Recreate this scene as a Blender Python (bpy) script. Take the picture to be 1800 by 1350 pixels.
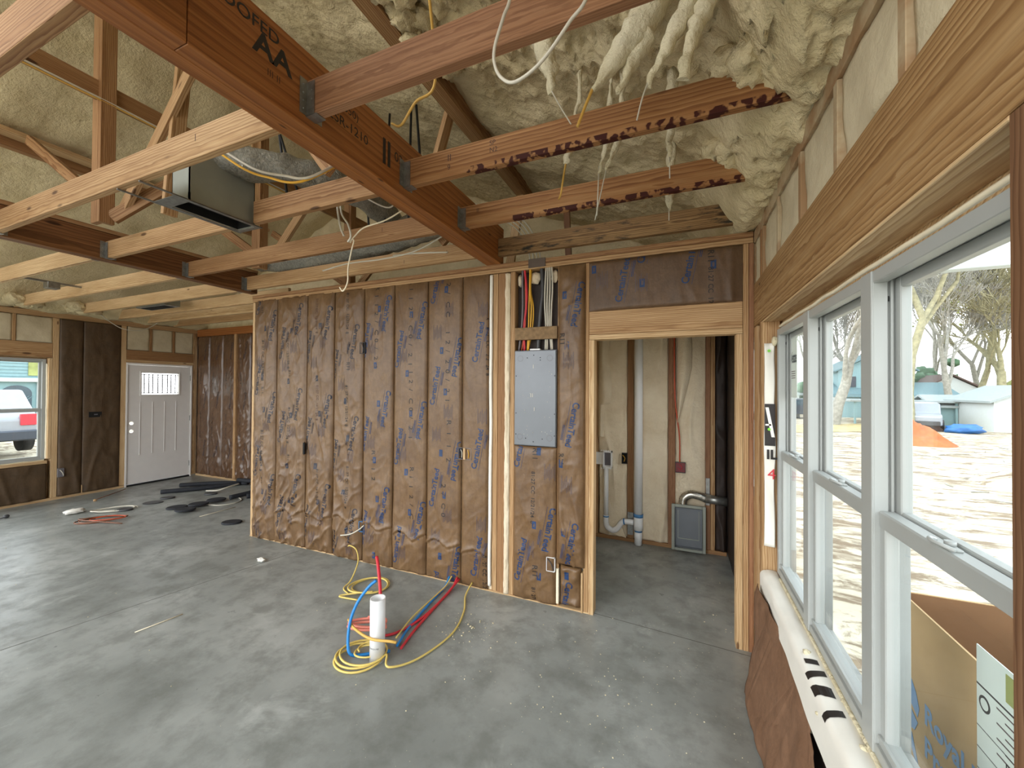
import bpy, bmesh, math, random
from mathutils import Vector, Matrix, noise
random.seed(7)
scene = bpy.context.scene
for o in list(bpy.data.objects): bpy.data.objects.remove(o)
C = scene.collection

# ---------------------------------------------------------------- camera
FPX = 693.4
yaw, pitch, roll = math.radians(23.08), math.radians(0.623), math.radians(0.38)
Fv = Vector((-math.sin(yaw)*math.cos(pitch), math.cos(yaw)*math.cos(pitch), math.sin(pitch)))
R0 = Vector((math.cos(yaw), math.sin(yaw), 0)); U0 = R0.cross(Fv)
Rv = R0*math.cos(roll)+U0*math.sin(roll); Uv = -R0*math.sin(roll)+U0*math.cos(roll)
cam = bpy.data.cameras.new('camera'); camo = bpy.data.objects.new('camera', cam); C.objects.link(camo)
cam.sensor_width = 36; cam.sensor_fit = 'HORIZONTAL'; cam.lens = FPX/1800*36
cam.clip_start = 0.02; cam.clip_end = 300
camo.matrix_world = Matrix(((Rv.x, Uv.x, -Fv.x, 0), (Rv.y, Uv.y, -Fv.y, 0), (Rv.z, Uv.z, -Fv.z, 1.7), (0, 0, 0, 1)))
scene.camera = camo

# ---------------------------------------------------------------- light
w = bpy.data.worlds.new('overcast_sky'); scene.world = w; w.use_nodes = True
nt = w.node_tree; nt.nodes.clear()
out = nt.nodes.new('ShaderNodeOutputWorld'); bg = nt.nodes.new('ShaderNodeBackground')
tc = nt.nodes.new('ShaderNodeTexCoord'); sep = nt.nodes.new('ShaderNodeSeparateXYZ'); cr = nt.nodes.new('ShaderNodeValToRGB')
nt.links.new(tc.outputs['Generated'], sep.inputs[0]); nt.links.new(sep.outputs['Z'], cr.inputs[0])
cr.color_ramp.elements[0].position = 0.0; cr.color_ramp.elements[0].color = (1, 1, 1, 1)
cr.color_ramp.elements[1].position = 0.6; cr.color_ramp.elements[1].color = (0.82, 0.93, 1.0, 1)
nt.links.new(cr.outputs[0], bg.inputs[0]); bg.inputs[1].default_value = 2.7
nt.links.new(bg.outputs[0], out.inputs[0])
sun = bpy.data.lights.new('soft_sun', 'SUN'); sun.energy = 1.6; sun.angle = math.radians(60); sun.color = (1, 0.97, 0.92)
suno = bpy.data.objects.new('soft_sun', sun); C.objects.link(suno)
suno.rotation_euler = (Vector((0.55, 0.55, -0.50))).to_track_quat('-Z', 'Y').to_euler()   # low bright sky on the street side, through the front windows
scene.view_settings.view_transform = 'Standard'; scene.view_settings.look = 'None'
scene.view_settings.gamma = 1; scene.view_settings.use_curve_mapping = False
scene.view_settings.exposure = 0.6

# ---------------------------------------------------------------- material helpers
def S(r, g, b):   # sRGB 0-255 -> linear
    f = lambda c: (c/255/12.92) if c/255 <= 0.04045 else ((c/255+0.055)/1.055)**2.4
    return (f(r), f(g), f(b), 1)
class NT:
    def __init__(s, name):
        s.m = bpy.data.materials.new(name); s.m.use_nodes = True; s.t = s.m.node_tree; s.t.nodes.clear()
        s.o = s.n('ShaderNodeOutputMaterial'); s.b = s.n('ShaderNodeBsdfPrincipled'); s.l(s.b.outputs[0], s.o.inputs[0])
    def n(s, t, **k):
        x = s.t.nodes.new(t)
        for a, v in k.items(): setattr(x, a, v)
        return x
    def l(s, a, b): s.t.links.new(a, b)
    def coord(s, scale=(1, 1, 1), rnd=True):
        c = s.n('ShaderNodeTexCoord'); m = s.n('ShaderNodeMapping'); m.inputs['Scale'].default_value = scale
        src = c.outputs['Object']
        if rnd:
            oi = s.n('ShaderNodeObjectInfo'); a = s.n('ShaderNodeVectorMath', operation='MULTIPLY_ADD')
            cx = s.n('ShaderNodeCombineXYZ')
            s.l(oi.outputs['Random'], cx.inputs[0])
            mm = s.n('ShaderNodeMath', operation='MULTIPLY'); mm.inputs[1].default_value = 7.31
            fr = s.n('ShaderNodeMath', operation='FRACT'); s.l(oi.outputs['Random'], mm.inputs[0]); s.l(mm.outputs[0], fr.inputs[0]); s.l(fr.outputs[0], cx.inputs[1])
            m3 = s.n('ShaderNodeMath', operation='MULTIPLY'); m3.inputs[1].default_value = 31.7
            f3 = s.n('ShaderNodeMath', operation='FRACT'); s.l(oi.outputs['Random'], m3.inputs[0]); s.l(m3.outputs[0], f3.inputs[0]); s.l(f3.outputs[0], cx.inputs[2])
            a.inputs[1].default_value = (9, .16, .12); s.l(cx.outputs[0], a.inputs[0]); s.l(src, a.inputs[2]); src = a.outputs[0]
        s.l(src, m.inputs[0]); return m.outputs[0]
    def noise(s, v, scale, detail=4, rough=.55, dist=0):
        x = s.n('ShaderNodeTexNoise'); s.l(v, x.inputs['Vector']); x.inputs['Scale'].default_value = scale
        x.inputs['Detail'].default_value = detail; x.inputs['Roughness'].default_value = rough; x.inputs['Distortion'].default_value = dist
        return x.outputs['Fac']
    def ramp(s, f, stops):
        r = s.n('ShaderNodeValToRGB'); s.l(f, r.inputs[0]); e = r.color_ramp.elements
        while len(e) < len(stops): e.new(.5)
        for i, (p, c) in enumerate(stops):
            e[i].position = p; e[i].color = c if len(c) == 4 else (*c, 1)
        return r.outputs[0]
    def mix(s, f, a, b, mode='MIX'):
        x = s.n('ShaderNodeMix', data_type='RGBA', blend_type=mode)
        if isinstance(f, float): x.inputs[0].default_value = f
        else: s.l(f, x.inputs[0])
        for v, i in ((a, 6), (b, 7)):
            if isinstance(v, tuple): x.inputs[i].default_value = v
            else: s.l(v, x.inputs[i])
        return x.outputs[2]
    def math(s, op, a, b=0.0):
        x = s.n('ShaderNodeMath', operation=op)
        for v, i in ((a, 0), (b, 1)):
            if isinstance(v, (int, float)): x.inputs[i].default_value = v
            else: s.l(v, x.inputs[i])
        return x.outputs[0]
    def bump(s, h, strength=.3, dist=.01):
        x = s.n('ShaderNodeBump'); x.inputs['Strength'].default_value = strength; x.inputs['Distance'].default_value = dist
        s.l(h, x.inputs['Height']); s.l(x.outputs[0], s.b.inputs['Normal'])
    def base(s, c):
        if isinstance(c, tuple): s.b.inputs['Base Color'].default_value = c
        else: s.l(c, s.b.inputs['Base Color'])
    def rough(s, r):
        if isinstance(r, (int, float)): s.b.inputs['Roughness'].default_value = r
        else: s.l(r, s.b.inputs['Roughness'])

def plain(name, c, rough=.5, metal=0, var=.12, vs=8, spec=.5):
    t = NT(name); v = t.coord()
    n = t.noise(v, vs, 4)
    d = tuple(x*(1-var) for x in c[:3])+(1,); u = tuple(min(1, x*(1+var)) for x in c[:3])+(1,)
    t.base(t.ramp(n, [(.3, d), (.7, u)])); t.rough(rough); t.b.inputs['Metallic'].default_value = metal
    t.b.inputs['Specular IOR Level'].default_value = spec
    return t.m

def wood(name, light, mid, dark, knots=.09, band=26, rough=.62, stain=None, ringmix=.75, k=.80):
    def tone(c, k=k, d=.06):
        l_ = (c[0]+c[1]+c[2])/3; return tuple(k*(x*(1-d)+l_*d) for x in c[:3])+(1,)
    light, mid, dark = tone(light), tone(mid), tone(dark)
    t = NT(name)
    v = t.coord((.16, 1, 1))
    wv = t.n('ShaderNodeTexWave', wave_type='RINGS', rings_direction='X', wave_profile='SAW')
    t.l(v, wv.inputs['Vector']); wv.inputs['Scale'].default_value = band; wv.inputs['Distortion'].default_value = 3.6
    wv.inputs['Detail'].default_value = 2; wv.inputs['Detail Scale'].default_value = 1.6; wv.inputs['Detail Roughness'].default_value = .4
    fine = t.noise(t.coord((3, 140, 140)), 1, 3, .6)
    big = t.noise(t.coord((.8, 5, 5)), 1.2, 3, .5)
    col = t.ramp(wv.outputs['Fac'], [(0, light), (.55, mid), (.9, dark), (1, mid)])
    flat = t.ramp(big, [(.3, mid), (.7, light)])
    col = t.mix(ringmix, flat, col)
    col = t.mix(t.math('MULTIPLY', t.ramp(fine, [(.35, (0, 0, 0)), (.7, (1, 1, 1))]), .5), col, dark)
    tint = t.ramp(big, [(.25, (.72, .66, .6)), (.7, (1.0, 1.0, 1.0))])
    col = t.mix(.8, col, t.mix(1.0, col, tint, 'MULTIPLY'))
    if knots:
        vo = t.n('ShaderNodeTexVoronoi'); t.l(t.coord((2.1, 7, 7)), vo.inputs['Vector']); vo.inputs['Scale'].default_value = 1
        k = t.ramp(vo.outputs['Distance'], [(knots*.75, (1, 1, 1)), (knots*1.25, (0, 0, 0))])
        col = t.mix(t.math('MULTIPLY', k, .85), col, (dark[0]*.25, dark[1]*.2, dark[2]*.2, 1))
    if stain: col = stain(t, col)
    t.base(col); t.rough(rough); t.b.inputs['Specular IOR Level'].default_value = .3
    t.bump(t.math('ADD', fine, wv.outputs['Fac']), .12, .004)
    return t.m

M = {}
M['pine'] = wood('pine', S(224, 190, 142), S(204, 162, 110), S(144, 98, 56), k=.90)
M['pine2'] = wood('pine_warm', S(210, 168, 118), S(186, 138, 88), S(130, 82, 44), band=30)
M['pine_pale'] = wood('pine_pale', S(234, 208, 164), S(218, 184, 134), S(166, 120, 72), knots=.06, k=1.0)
M['pine_red'] = wood('pine_red', S(200, 150, 110), S(180, 128, 88), S(126, 80, 50), band=44, ringmix=.5)
M['stud_brown'] = wood('stud_brown', S(150, 112, 80), S(132, 94, 64), S(100, 66, 42), band=30)
M['beam'] = wood('beam_wood', S(200, 132, 68), S(178, 108, 50), S(120, 66, 26), knots=.05, band=9, rough=.38, ringmix=.6, k=.86)
M['lvl'] = wood('old_beam_wood', S(168, 118, 72), S(146, 96, 54), S(100, 62, 32), knots=.1, band=16, rough=.5)
M['stain_wood'] = wood('mildewed_pine', S(196, 160, 108), S(170, 130, 82), S(100, 70, 40), knots=.12, band=30,
    stain=lambda t, c: t.mix(t.ramp(t.noise(t.coord((2.2, 9, 9)), 2.2, 5, .7), [(.54, (0, 0, 0)), (.66, (1, 1, 1))]), c, (.03, .024, .016, 1)))
M['header_wood'] = wood('header_wood', S(208, 172, 120), S(186, 144, 90), S(134, 92, 50), knots=.05, band=34)
def red_ink(t, c):
    n = t.noise(t.coord((22, 18, 18)), 1, 2, .5)
    g = t.n('ShaderNodeTexCoord'); sp = t.n('ShaderNodeSeparateXYZ'); t.l(g.outputs['Object'], sp.inputs[0])
    lo = t.math('LESS_THAN', sp.outputs['Z'], -.046)
    xx = t.math('GREATER_THAN', sp.outputs['X'], -.55)
    m = t.math('MULTIPLY', t.math('MULTIPLY', t.ramp(n, [(.48, (0, 0, 0)), (.53, (1, 1, 1))]), lo), xx)
    return t.mix(m, c, S(62, 20, 12))
M['pine_mark'] = wood('pine_end_marked', S(210, 160, 104), S(186, 130, 76), S(132, 80, 38), band=22, stain=red_ink)

def foam_mat(name, c0, c1, b=.7, sc=22):
    t = NT(name); v = t.coord((1, 1, 1), False)
    n = t.noise(v, 3.5, 5, .6); m = t.noise(v, sc, 5, .6); f = t.noise(v, 90, 3, .6)
    t.base(t.ramp(n, [(.3, c0), (.7, c1)])); t.rough(.85); t.b.inputs['Specular IOR Level'].default_value = .15
    t.bump(t.math('ADD', m, t.math('MULTIPLY', f, .3)), b, .02); return t.m
M['foam'] = foam_mat('spray_foam', S(206, 189, 148), S(226, 210, 172), .9)
M['foam_wall'] = foam_mat('spray_foam_trimmed', S(190, 176, 146), S(212, 199, 170), .25, 40)
M['foam_white'] = foam_mat('foam_drip', S(214, 202, 168), S(230, 220, 190), .8, 34)
M['batt'] = foam_mat('fiberglass', S(220, 202, 172), S(238, 224, 198), .45, 30)
t = NT('oversprayed_pine'); v = t.coord((1, 1, 1)); n = t.noise(v, 4, 5, .65)
t.base(t.mix(t.ramp(n, [(.46, (0, 0, 0)), (.64, (1, 1, 1))]), S(158, 124, 88), S(184, 166, 134))); t.rough(.8); t.bump(n, .2, .01); M['overspray'] = t.m

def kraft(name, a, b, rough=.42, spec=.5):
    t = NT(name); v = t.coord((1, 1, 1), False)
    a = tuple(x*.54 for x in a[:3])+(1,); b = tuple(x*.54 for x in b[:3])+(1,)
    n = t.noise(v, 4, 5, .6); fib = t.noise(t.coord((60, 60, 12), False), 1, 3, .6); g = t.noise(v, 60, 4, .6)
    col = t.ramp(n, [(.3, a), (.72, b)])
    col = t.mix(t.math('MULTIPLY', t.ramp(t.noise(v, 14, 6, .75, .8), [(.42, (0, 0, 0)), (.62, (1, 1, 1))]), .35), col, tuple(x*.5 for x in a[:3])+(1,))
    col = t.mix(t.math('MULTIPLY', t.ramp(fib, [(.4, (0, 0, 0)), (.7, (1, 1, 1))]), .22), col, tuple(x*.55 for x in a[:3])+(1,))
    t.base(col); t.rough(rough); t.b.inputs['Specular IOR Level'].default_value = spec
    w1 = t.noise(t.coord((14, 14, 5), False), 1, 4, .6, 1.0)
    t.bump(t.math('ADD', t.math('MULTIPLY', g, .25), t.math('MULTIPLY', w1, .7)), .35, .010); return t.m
M['kraft'] = kraft('kraft_paper', S(142, 106, 70), S(172, 134, 92), .40, .45)
M['kraft_dark'] = kraft('kraft_paper_dark', S(104, 80, 54), S(126, 98, 66), .6)
M['kraft_mid'] = kraft('kraft_paper_mid', S(122, 92, 64), S(146, 112, 80), .5)
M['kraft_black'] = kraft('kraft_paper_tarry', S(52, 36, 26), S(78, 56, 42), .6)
M['kraft_torn'] = kraft('kraft_paper_torn', S(160, 118, 88), S(176, 134, 104), .7, .3)
M['kraft_shiny'] = kraft('kraft_paper_sheen', S(122, 88, 62), S(150, 112, 80), .28, .7)
M['blue_ink'] = plain('blue_ink', S(24, 54, 96), .5, var=.2, vs=40)
M['navy_ink'] = plain('navy_ink', S(28, 32, 48), .5, var=.3, vs=40)
M['grey_ink'] = plain('grey_ink', S(88, 72, 70), .5, var=.1, vs=60)
M['black_ink'] = plain('black_ink', S(34, 28, 26), .5)
M['brown_ink'] = plain('brown_ink', S(74, 42, 22), .5)
t = NT('concrete'); v = t.coord((1, 1, 1), False)
n1 = t.noise(v, .9, 6, .6); n2 = t.noise(v, 5, 6, .65); n3 = t.noise(v, 45, 4, .6)
col = t.ramp(n1, [(.3, S(122, 125, 121)), (.5, S(148, 151, 147)), (.72, S(174, 176, 172))])
col = t.mix(t.math('MULTIPLY', t.ramp(n2, [(.45, (0, 0, 0)), (.64, (1, 1, 1))]), .55), col, S(106, 108, 102))
col = t.mix(t.math('MULTIPLY', t.ramp(t.noise(v, 2.3, 5, .7, .5), [(.58, (0, 0, 0)), (.72, (1, 1, 1))]), .5), col, S(192, 194, 190))
t.base(col); t.rough(t.ramp(n2, [(.3, (.27,)*3), (.7, (.46,)*3)])); t.b.inputs['Specular IOR Level'].default_value = .5
t.bump(t.math('ADD', n2, t.math('MULTIPLY', n3, .4)), .18, .006); M['concrete'] = t.m
M['joint'] = plain('joint_line', S(92, 92, 84), .9)  # darker grey of the sawn joint lines
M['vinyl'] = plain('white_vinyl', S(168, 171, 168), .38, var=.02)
M['white_pvc'] = plain('white_pvc', S(240, 240, 240), .3, var=.02)
M['panel_grey'] = plain('grey_painted_steel', S(112, 116, 121), .35, .35, .06, 5)
M['galv'] = plain('galvanised_steel', S(150, 150, 146), .38, .8, .25, 30)
M['duct_metal'] = plain('sheet_metal', S(150, 154, 144), .5, .35, .12, 4)
M['dark'] = plain('dark_cavity', S(14, 13, 12), .9)
M['black'] = plain('black_rubber', S(24, 25, 28), .5)
M['blackfoam'] = plain('black_foam', S(30, 32, 38), .75)
M['door'] = plain('door_paint', S(228, 224, 220), .42, var=.02)
M['tape_dark'] = plain('grey_tape', S(92, 78, 68), .7)
M['block'] = plain('weathered_block', S(132, 106, 74), .8, var=.25, vs=30)
for k, c in dict(red=(206, 50, 62), blue=(30, 132, 208), yellow=(222, 196, 110), gold=(226, 172, 50), white=(206, 200, 184), grey=(112, 108, 112), orange=(190, 74, 34), salmon=(220, 130, 112), darkred=(120, 26, 30), dgrey=(62, 62, 64), brown=(120, 72, 44), yellow2=(214, 170, 84), cream=(240, 228, 200), green=(120, 200, 60), cardblue=(74, 132, 186), teal=(150, 205, 210)).items():
    M[k] = plain(k+'_plastic', S(*c), .4, var=.06)
t = NT('flex_duct_film'); v = t.coord((1, 1, 1), False); n = t.noise(v, 34, 5, .7, 1.5)
t.base(t.ramp(n, [(.3, S(122, 120, 110)), (.7, S(180, 176, 160))])); t.rough(.25); t.b.inputs['Metallic'].default_value = .25; t.bump(n, 1.0, .02); M['scuffed'] = t.m
M['foil'] = plain('foil', S(190, 186, 176), .25, .9, .3, 40)
M['card'] = plain('cardboard', S(200, 168, 122), .8, var=.05)
M['card_in'] = plain('cardboard_inside', S(126, 92, 62), .8, var=.08)
M['paper'] = plain('paper_label', S(226, 236, 228), .6, var=.02)
M['wrap'] = plain('house_wrap', S(238, 234, 224), .5, var=.03)
t = NT('window_glass'); tr = t.n('ShaderNodeBsdfTransparent'); gl = t.n('ShaderNodeBsdfGlossy'); gl.inputs['Roughness'].default_value = .02
lw = t.n('ShaderNodeLayerWeight'); lw.inputs[0].default_value = .5; mx = t.n('ShaderNodeMixShader')
fr_ = t.math('MULTIPLY_ADD', t.math('POWER', lw.outputs['Facing'], 4.0), .35); t.t.nodes[-1].inputs[2].default_value = .03
tr.inputs[0].default_value = (.97, .98, .98, 1)
t.l(fr_, mx.inputs[0]); t.l(tr.outputs[0], mx.inputs[1]); t.l(gl.outputs[0], mx.inputs[2]); t.l(mx.outputs[0], t.o.inputs[0]); M['glass'] = t.m
t = NT('leaded_glass'); t.base(S(245, 248, 245)); t.rough(.15); t.b.inputs['Transmission Weight'].default_value = .85; t.b.inputs['IOR'].default_value = 1.1; M['lite'] = t.m
t = NT('clear_film'); tr = t.n('ShaderNodeBsdfTransparent'); mx = t.n('ShaderNodeMixShader'); gl = t.n('ShaderNodeBsdfGlossy'); gl.inputs['Roughness'].default_value = .15
mx.inputs[0].default_value = .35; t.l(tr.outputs[0], mx.inputs[1]); t.l(gl.outputs[0], mx.inputs[2]); t.l(mx.outputs[0], t.o.inputs[0]); M['film'] = t.m
t = NT('sandy_dirt'); v = t.coord((1, 1, 1), False)
c1 = t.noise(v, .35, 6, .65); c2 = t.noise(t.coord((.6, 1.2, 1), False), 2.5, 7, .75, .6)
col = t.ramp(c1, [(.3, S(180, 168, 144)), (.6, S(200, 190, 168))])
col = t.mix(t.math('MULTIPLY', t.ramp(c2, [(.47, (0, 0, 0)), (.57, (1, 1, 1))]), .85), col, S(104, 82, 58))
t.base(col); t.rough(.95); t.bump(c2, .5, .05); M['dirt'] = t.m
t = NT('grassy_strip'); v = t.coord((1, 1, 1), False)
t.base(t.ramp(t.noise(v, 1.2, 6, .7), [(.35, S(150, 132, 92)), (.6, S(196, 178, 128))])); t.rough(.95); M['drygrass'] = t.m
M['orange_dirt'] = plain('orange_clay', S(186, 100, 58), .95, var=.25, vs=3)
M['bark'] = plain('bark', S(146, 143, 134), .9, var=.3, vs=6)
M['bark_moss'] = plain('bark_mossy', S(148, 142, 112), .9, var=.3, vs=5)
M['leaf'] = plain('leaf', S(120, 150, 84), .8, var=.35, vs=3)
M['leafpale'] = plain('leaf_pale', S(150, 156, 96), .8, var=.3, vs=3)
M['evergreen'] = plain('evergreen', S(84, 116, 88), .8, var=.35, vs=2)
M['siding_white'] = plain('siding_white', S(206, 212, 212), .7, var=.03)
M['siding_teal'] = plain('siding_teal', S(132, 162, 166), .7, var=.05)
M['roof_teal'] = plain('roof_teal', S(104, 132, 138), .6, var=.08)
M['roof_grey'] = plain('roof_grey', S(148, 156, 156), .7, var=.08)
M['roof_brown'] = plain('roof_brown', S(104, 86, 80), .8, var=.1)
M['car_silver'] = plain('car_silver', S(150, 155, 162), .3, .3, .04)
M['car_dark'] = plain('car_dark', S(60, 66, 76), .3, .2, .04)
M['car_glass'] = plain('car_glass', S(60, 78, 88), .1)
M['tarp'] = plain('blue_tarp', S(44, 104, 170), .5, var=.2)

# ---------------------------------------------------------------- mesh helpers
class B:
    """collects shapes, linked as ONE mesh object"""
    def __init__(s): s.bm = bmesh.new(); s.mats = []
    def mi(s, m):
        m = M[m] if isinstance(m, str) else m
        if m not in s.mats: s.mats.append(m)
        return s.mats.index(m)
    def box(s, x0, x1, y0, y1, z0, z1, m, bev=0, mat=None):
        i = s.mi(m); vs = [s.bm.verts.new((x, y, z)) for x in (x0, x1) for y in (y0, y1) for z in (z0, z1)]
        fs = [s.bm.faces.new([vs[k] for k in q]) for q in ((0, 1, 3, 2), (4, 6, 7, 5), (0, 4, 5, 1), (2, 3, 7, 6), (0, 2, 6, 4), (1, 5, 7, 3))]
        for f in fs: f.material_index = i
        if bev:
            es = {e for f in fs for e in f.edges}
            r = bmesh.ops.bevel(s.bm, geom=list(es), offset=bev, segments=1, affect='EDGES', profile=.5)
            for f in r['faces']: f.material_index = i
            vs = list({v for f in fs if f.is_valid for v in f.verts} | set(r['verts']))
        if mat: bmesh.ops.transform(s.bm, matrix=mat, verts=[v for v in vs if v.is_valid])
        return vs
    def tube(s, pts, r, m, seg=8, cap=True, smooth_pts=True):
        i = s.mi(m); P = [Vector(p) for p in pts]
        if smooth_pts and len(P) > 2: P = spline(P)
        n = len(P); rr = r if isinstance(r, (list, tuple)) else None
        rings = []; up = Vector((0, 0, 1)); prev = None
        for k in range(n):
            d = (P[min(k+1, n-1)]-P[max(k-1, 0)]).normalized()
            if prev is None:
                a = d.cross(up)
                if a.length < 1e-3: a = d.cross(Vector((1, 0, 0)))
            else: a = prev-d*prev.dot(d)
            a.normalize(); prev = a; b = d.cross(a)
            if rr:
                tt = k/(n-1)*(len(rr)-1); q = min(int(tt), len(rr)-2); rad = rr[q]+(rr[q+1]-rr[q])*(tt-q)
            else: rad = r
            rings.append([s.bm.verts.new(P[k]+(a*math.cos(2*math.pi*j/seg)+b*math.sin(2*math.pi*j/seg))*rad) for j in range(seg)])
        for k in range(n-1):
            for j in range(seg):
                f = s.bm.faces.new((rings[k][j], rings[k][(j+1) % seg], rings[k+1][(j+1) % seg], rings[k+1][j])); f.material_index = i; f.smooth = True
        if cap:
            for q in (rings[0][::-1], rings[-1]):
                f = s.bm.faces.new(q); f.material_index = i
    def pipe(s, p0, p1, r, wall, m, seg=32):   # hollow straight pipe along Z
        i = s.mi(m); a = Vector(p0); h = Vector(p1)
        R = []
        for (c, rad) in ((a, r), (h, r), (h, r-wall), (a, r-wall)):
            R.append([s.bm.verts.new(c+Vector((math.cos(2*math.pi*j/seg)*rad, math.sin(2*math.pi*j/seg)*rad, 0))) for j in range(seg)])
        for k in range(4):
            for j in range(seg):
                f = s.bm.faces.new((R[k][j], R[k][(j+1) % seg], R[(k+1) % 4][(j+1) % seg], R[(k+1) % 4][j])); f.material_index = i; f.smooth = k in (0, 2)
    def grid(s, nu, nv, fn, m, smooth=True, thick=None):
        i = s.mi(m); g = [[s.bm.verts.new(fn(a/nu, b/nv)) for b in range(nv+1)] for a in range(nu+1)]
        for a in range(nu):
            for b in range(nv):
                f = s.bm.faces.new((g[a][b], g[a+1][b], g[a+1][b+1], g[a][b+1])); f.material_index = i; f.smooth = smooth
        if thick:
            T = Vector(thick)
            edge = [g[a][0] for a in range(nu+1)]+[g[nu][b] for b in range(1, nv+1)]+[g[a][nv] for a in range(nu-1, -1, -1)]+[g[0][b] for b in range(nv-1, 0, -1)]
            e2 = [s.bm.verts.new(v.co+T) for v in edge]
            for k in range(len(edge)):
                f = s.bm.faces.new((edge[k], e2[k], e2[(k+1) % len(edge)], edge[(k+1) % len(edge)])); f.material_index = i
            f = s.bm.faces.new(e2[::-1]); f.material_index = i
        return g
    def blob(s, c, r, m, sub=3, amp=.25, fr=3, flat=1):
        i = s.mi(m); q = bmesh.ops.create_icosphere(s.bm, subdivisions=sub, radius=1)
        rx, ry, rz = r if isinstance(r, (tuple, list)) else (r, r, r*flat)
        c = Vector(c)
        for v in q['verts']:
            n = v.co.normalized(); k = 1+amp*noise.fractal(n*fr+c*7, 1, 2, 3)
            v.co = c+Vector((n.x*rx*k, n.y*ry*k, n.z*rz*k))
        for f in {f for v in q['verts'] for f in v.link_faces}: f.material_index = i; f.smooth = True
    def poly(s, pts, m):
        f = s.bm.faces.new([s.bm.verts.new(p) for p in pts]); f.material_index = s.mi(m); return f
    def prism(s, prof, axis, a, b, m):
        """prof: 2D outline in the two other axes (order x,y,z without axis), extruded from a to b"""
        def P(p, q):
            return {'x': (q, p[0], p[1]), 'y': (p[0], q, p[1]), 'z': (p[0], p[1], q)}[axis]
        i = s.mi(m); A = [s.bm.verts.new(P(p, a)) for p in prof]; D = [s.bm.verts.new(P(p, b)) for p in prof]
        n = len(prof)
        for k in range(n): s.bm.faces.new((A[k], A[(k+1) % n], D[(k+1) % n], D[k])).material_index = i
        s.bm.faces.new(A[::-1]).material_index = i; s.bm.faces.new(D).material_index = i
    def done(s, name, parent=None, recalc=True):
        if recalc: bmesh.ops.recalc_face_normals(s.bm, faces=s.bm.faces)
        me = bpy.data.meshes.new(name); s.bm.to_mesh(me); s.bm.free()
        for m in s.mats: me.materials.append(m)
        o = bpy.data.objects.new(name, me); C.objects.link(o)
        if parent: o.parent = parent
        return o
def spline(P, n=8):
    out = []; Q = [P[0]*2-P[1]]+P+[P[-1]*2-P[-2]]
    for k in range(1, len(Q)-2):
        a, b, c, d = Q[k-1], Q[k], Q[k+1], Q[k+2]
        for j in range(n):
            t = j/n; out.append(.5*((2*b)+(c-a)*t+(2*a-5*b+4*c-d)*t*t+(3*b-a-3*c+d)*t**3))
    out.append(P[-1]); return out
LAST = []
def tag(o, label=None, cat=None, group=None, kind=None):
    if label: o['label'] = label
    if cat: o['category'] = cat
    if group: o['group'] = group
    if kind: o['kind'] = kind
    return o
def empty(name, loc, label, cat, group=None, kind=None):
    o = bpy.data.objects.new(name, None); C.objects.link(o); o.location = loc; o.empty_display_size = .1
    return tag(o, label, cat, group, kind)
def to_local(o, parent):
    """o was built in world coordinates; parent is an unrotated Empty"""
    o.parent = parent; o.location = -parent.location; return o
def plank(name, x0, x1, y0, y1, z0, z1, m, label=None, cat=None, group=None, kind=None, parent=None, bev=.002):
    """an axis-aligned board whose local X runs along its length, so the grain does too"""
    c = Vector(((x0+x1)/2, (y0+y1)/2, (z0+z1)/2)); d = [x1-x0, y1-y0, z1-z0]; a = d.index(max(d))
    if a == 0: rot = Matrix.Identity(3); L, W, H = d
    elif a == 1: rot = Matrix(((0, 1, 0), (-1, 0, 0), (0, 0, 1))).transposed(); L, W, H = d[1], d[0], d[2]
    else: rot = Matrix(((0, 0, 1), (0, 1, 0), (-1, 0, 0))).transposed(); L, W, H = d[2], d[1], d[0]
    b = B(); b.box(-L/2, L/2, -W/2, W/2, -H/2, H/2, m, bev); o = b.done(name)
    M4 = Matrix.Translation(c) @ rot.to_4x4()
    o.matrix_world = M4
    if parent:
        o.parent = parent; o.matrix_parent_inverse = Matrix.Identity(4); o.matrix_basis = Matrix.Translation(-parent.location) @ M4
    return tag(o, label, cat, group, kind)
def beam(name, p0, p1, wdt, hgt, m, label=None, cat=None, group=None, parent=None, up=(0, 0, 1)):
    p0, p1 = Vector(p0), Vector(p1); X = (p1-p0).normalized(); up = Vector(up)
    if abs(X.dot(up)) > .98: up = Vector((0, 1, 0))
    Z = (up-X*up.dot(X)).normalized(); Y = Z.cross(X); L = (p1-p0).length
    b = B(); b.box(0, L, -wdt/2, wdt/2, -hgt/2, hgt/2, m, .002); o = b.done(name)
    M4 = Matrix(((X.x, Y.x, Z.x, p0.x), (X.y, Y.y, Z.y, p0.y), (X.z, Y.z, Z.z, p0.z), (0, 0, 0, 1)))
    o.matrix_basis = (Matrix.Translation(-parent.location) @ M4) if parent else M4
    if parent: o.parent = parent
    return tag(o, label, cat, group)
def cable(name, pts, r, m, label, group=None, cat='cable', seg=8):
    b = B(); b.tube(pts, r, m, seg); return tag(b.done(name), label, cat, group)
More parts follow.
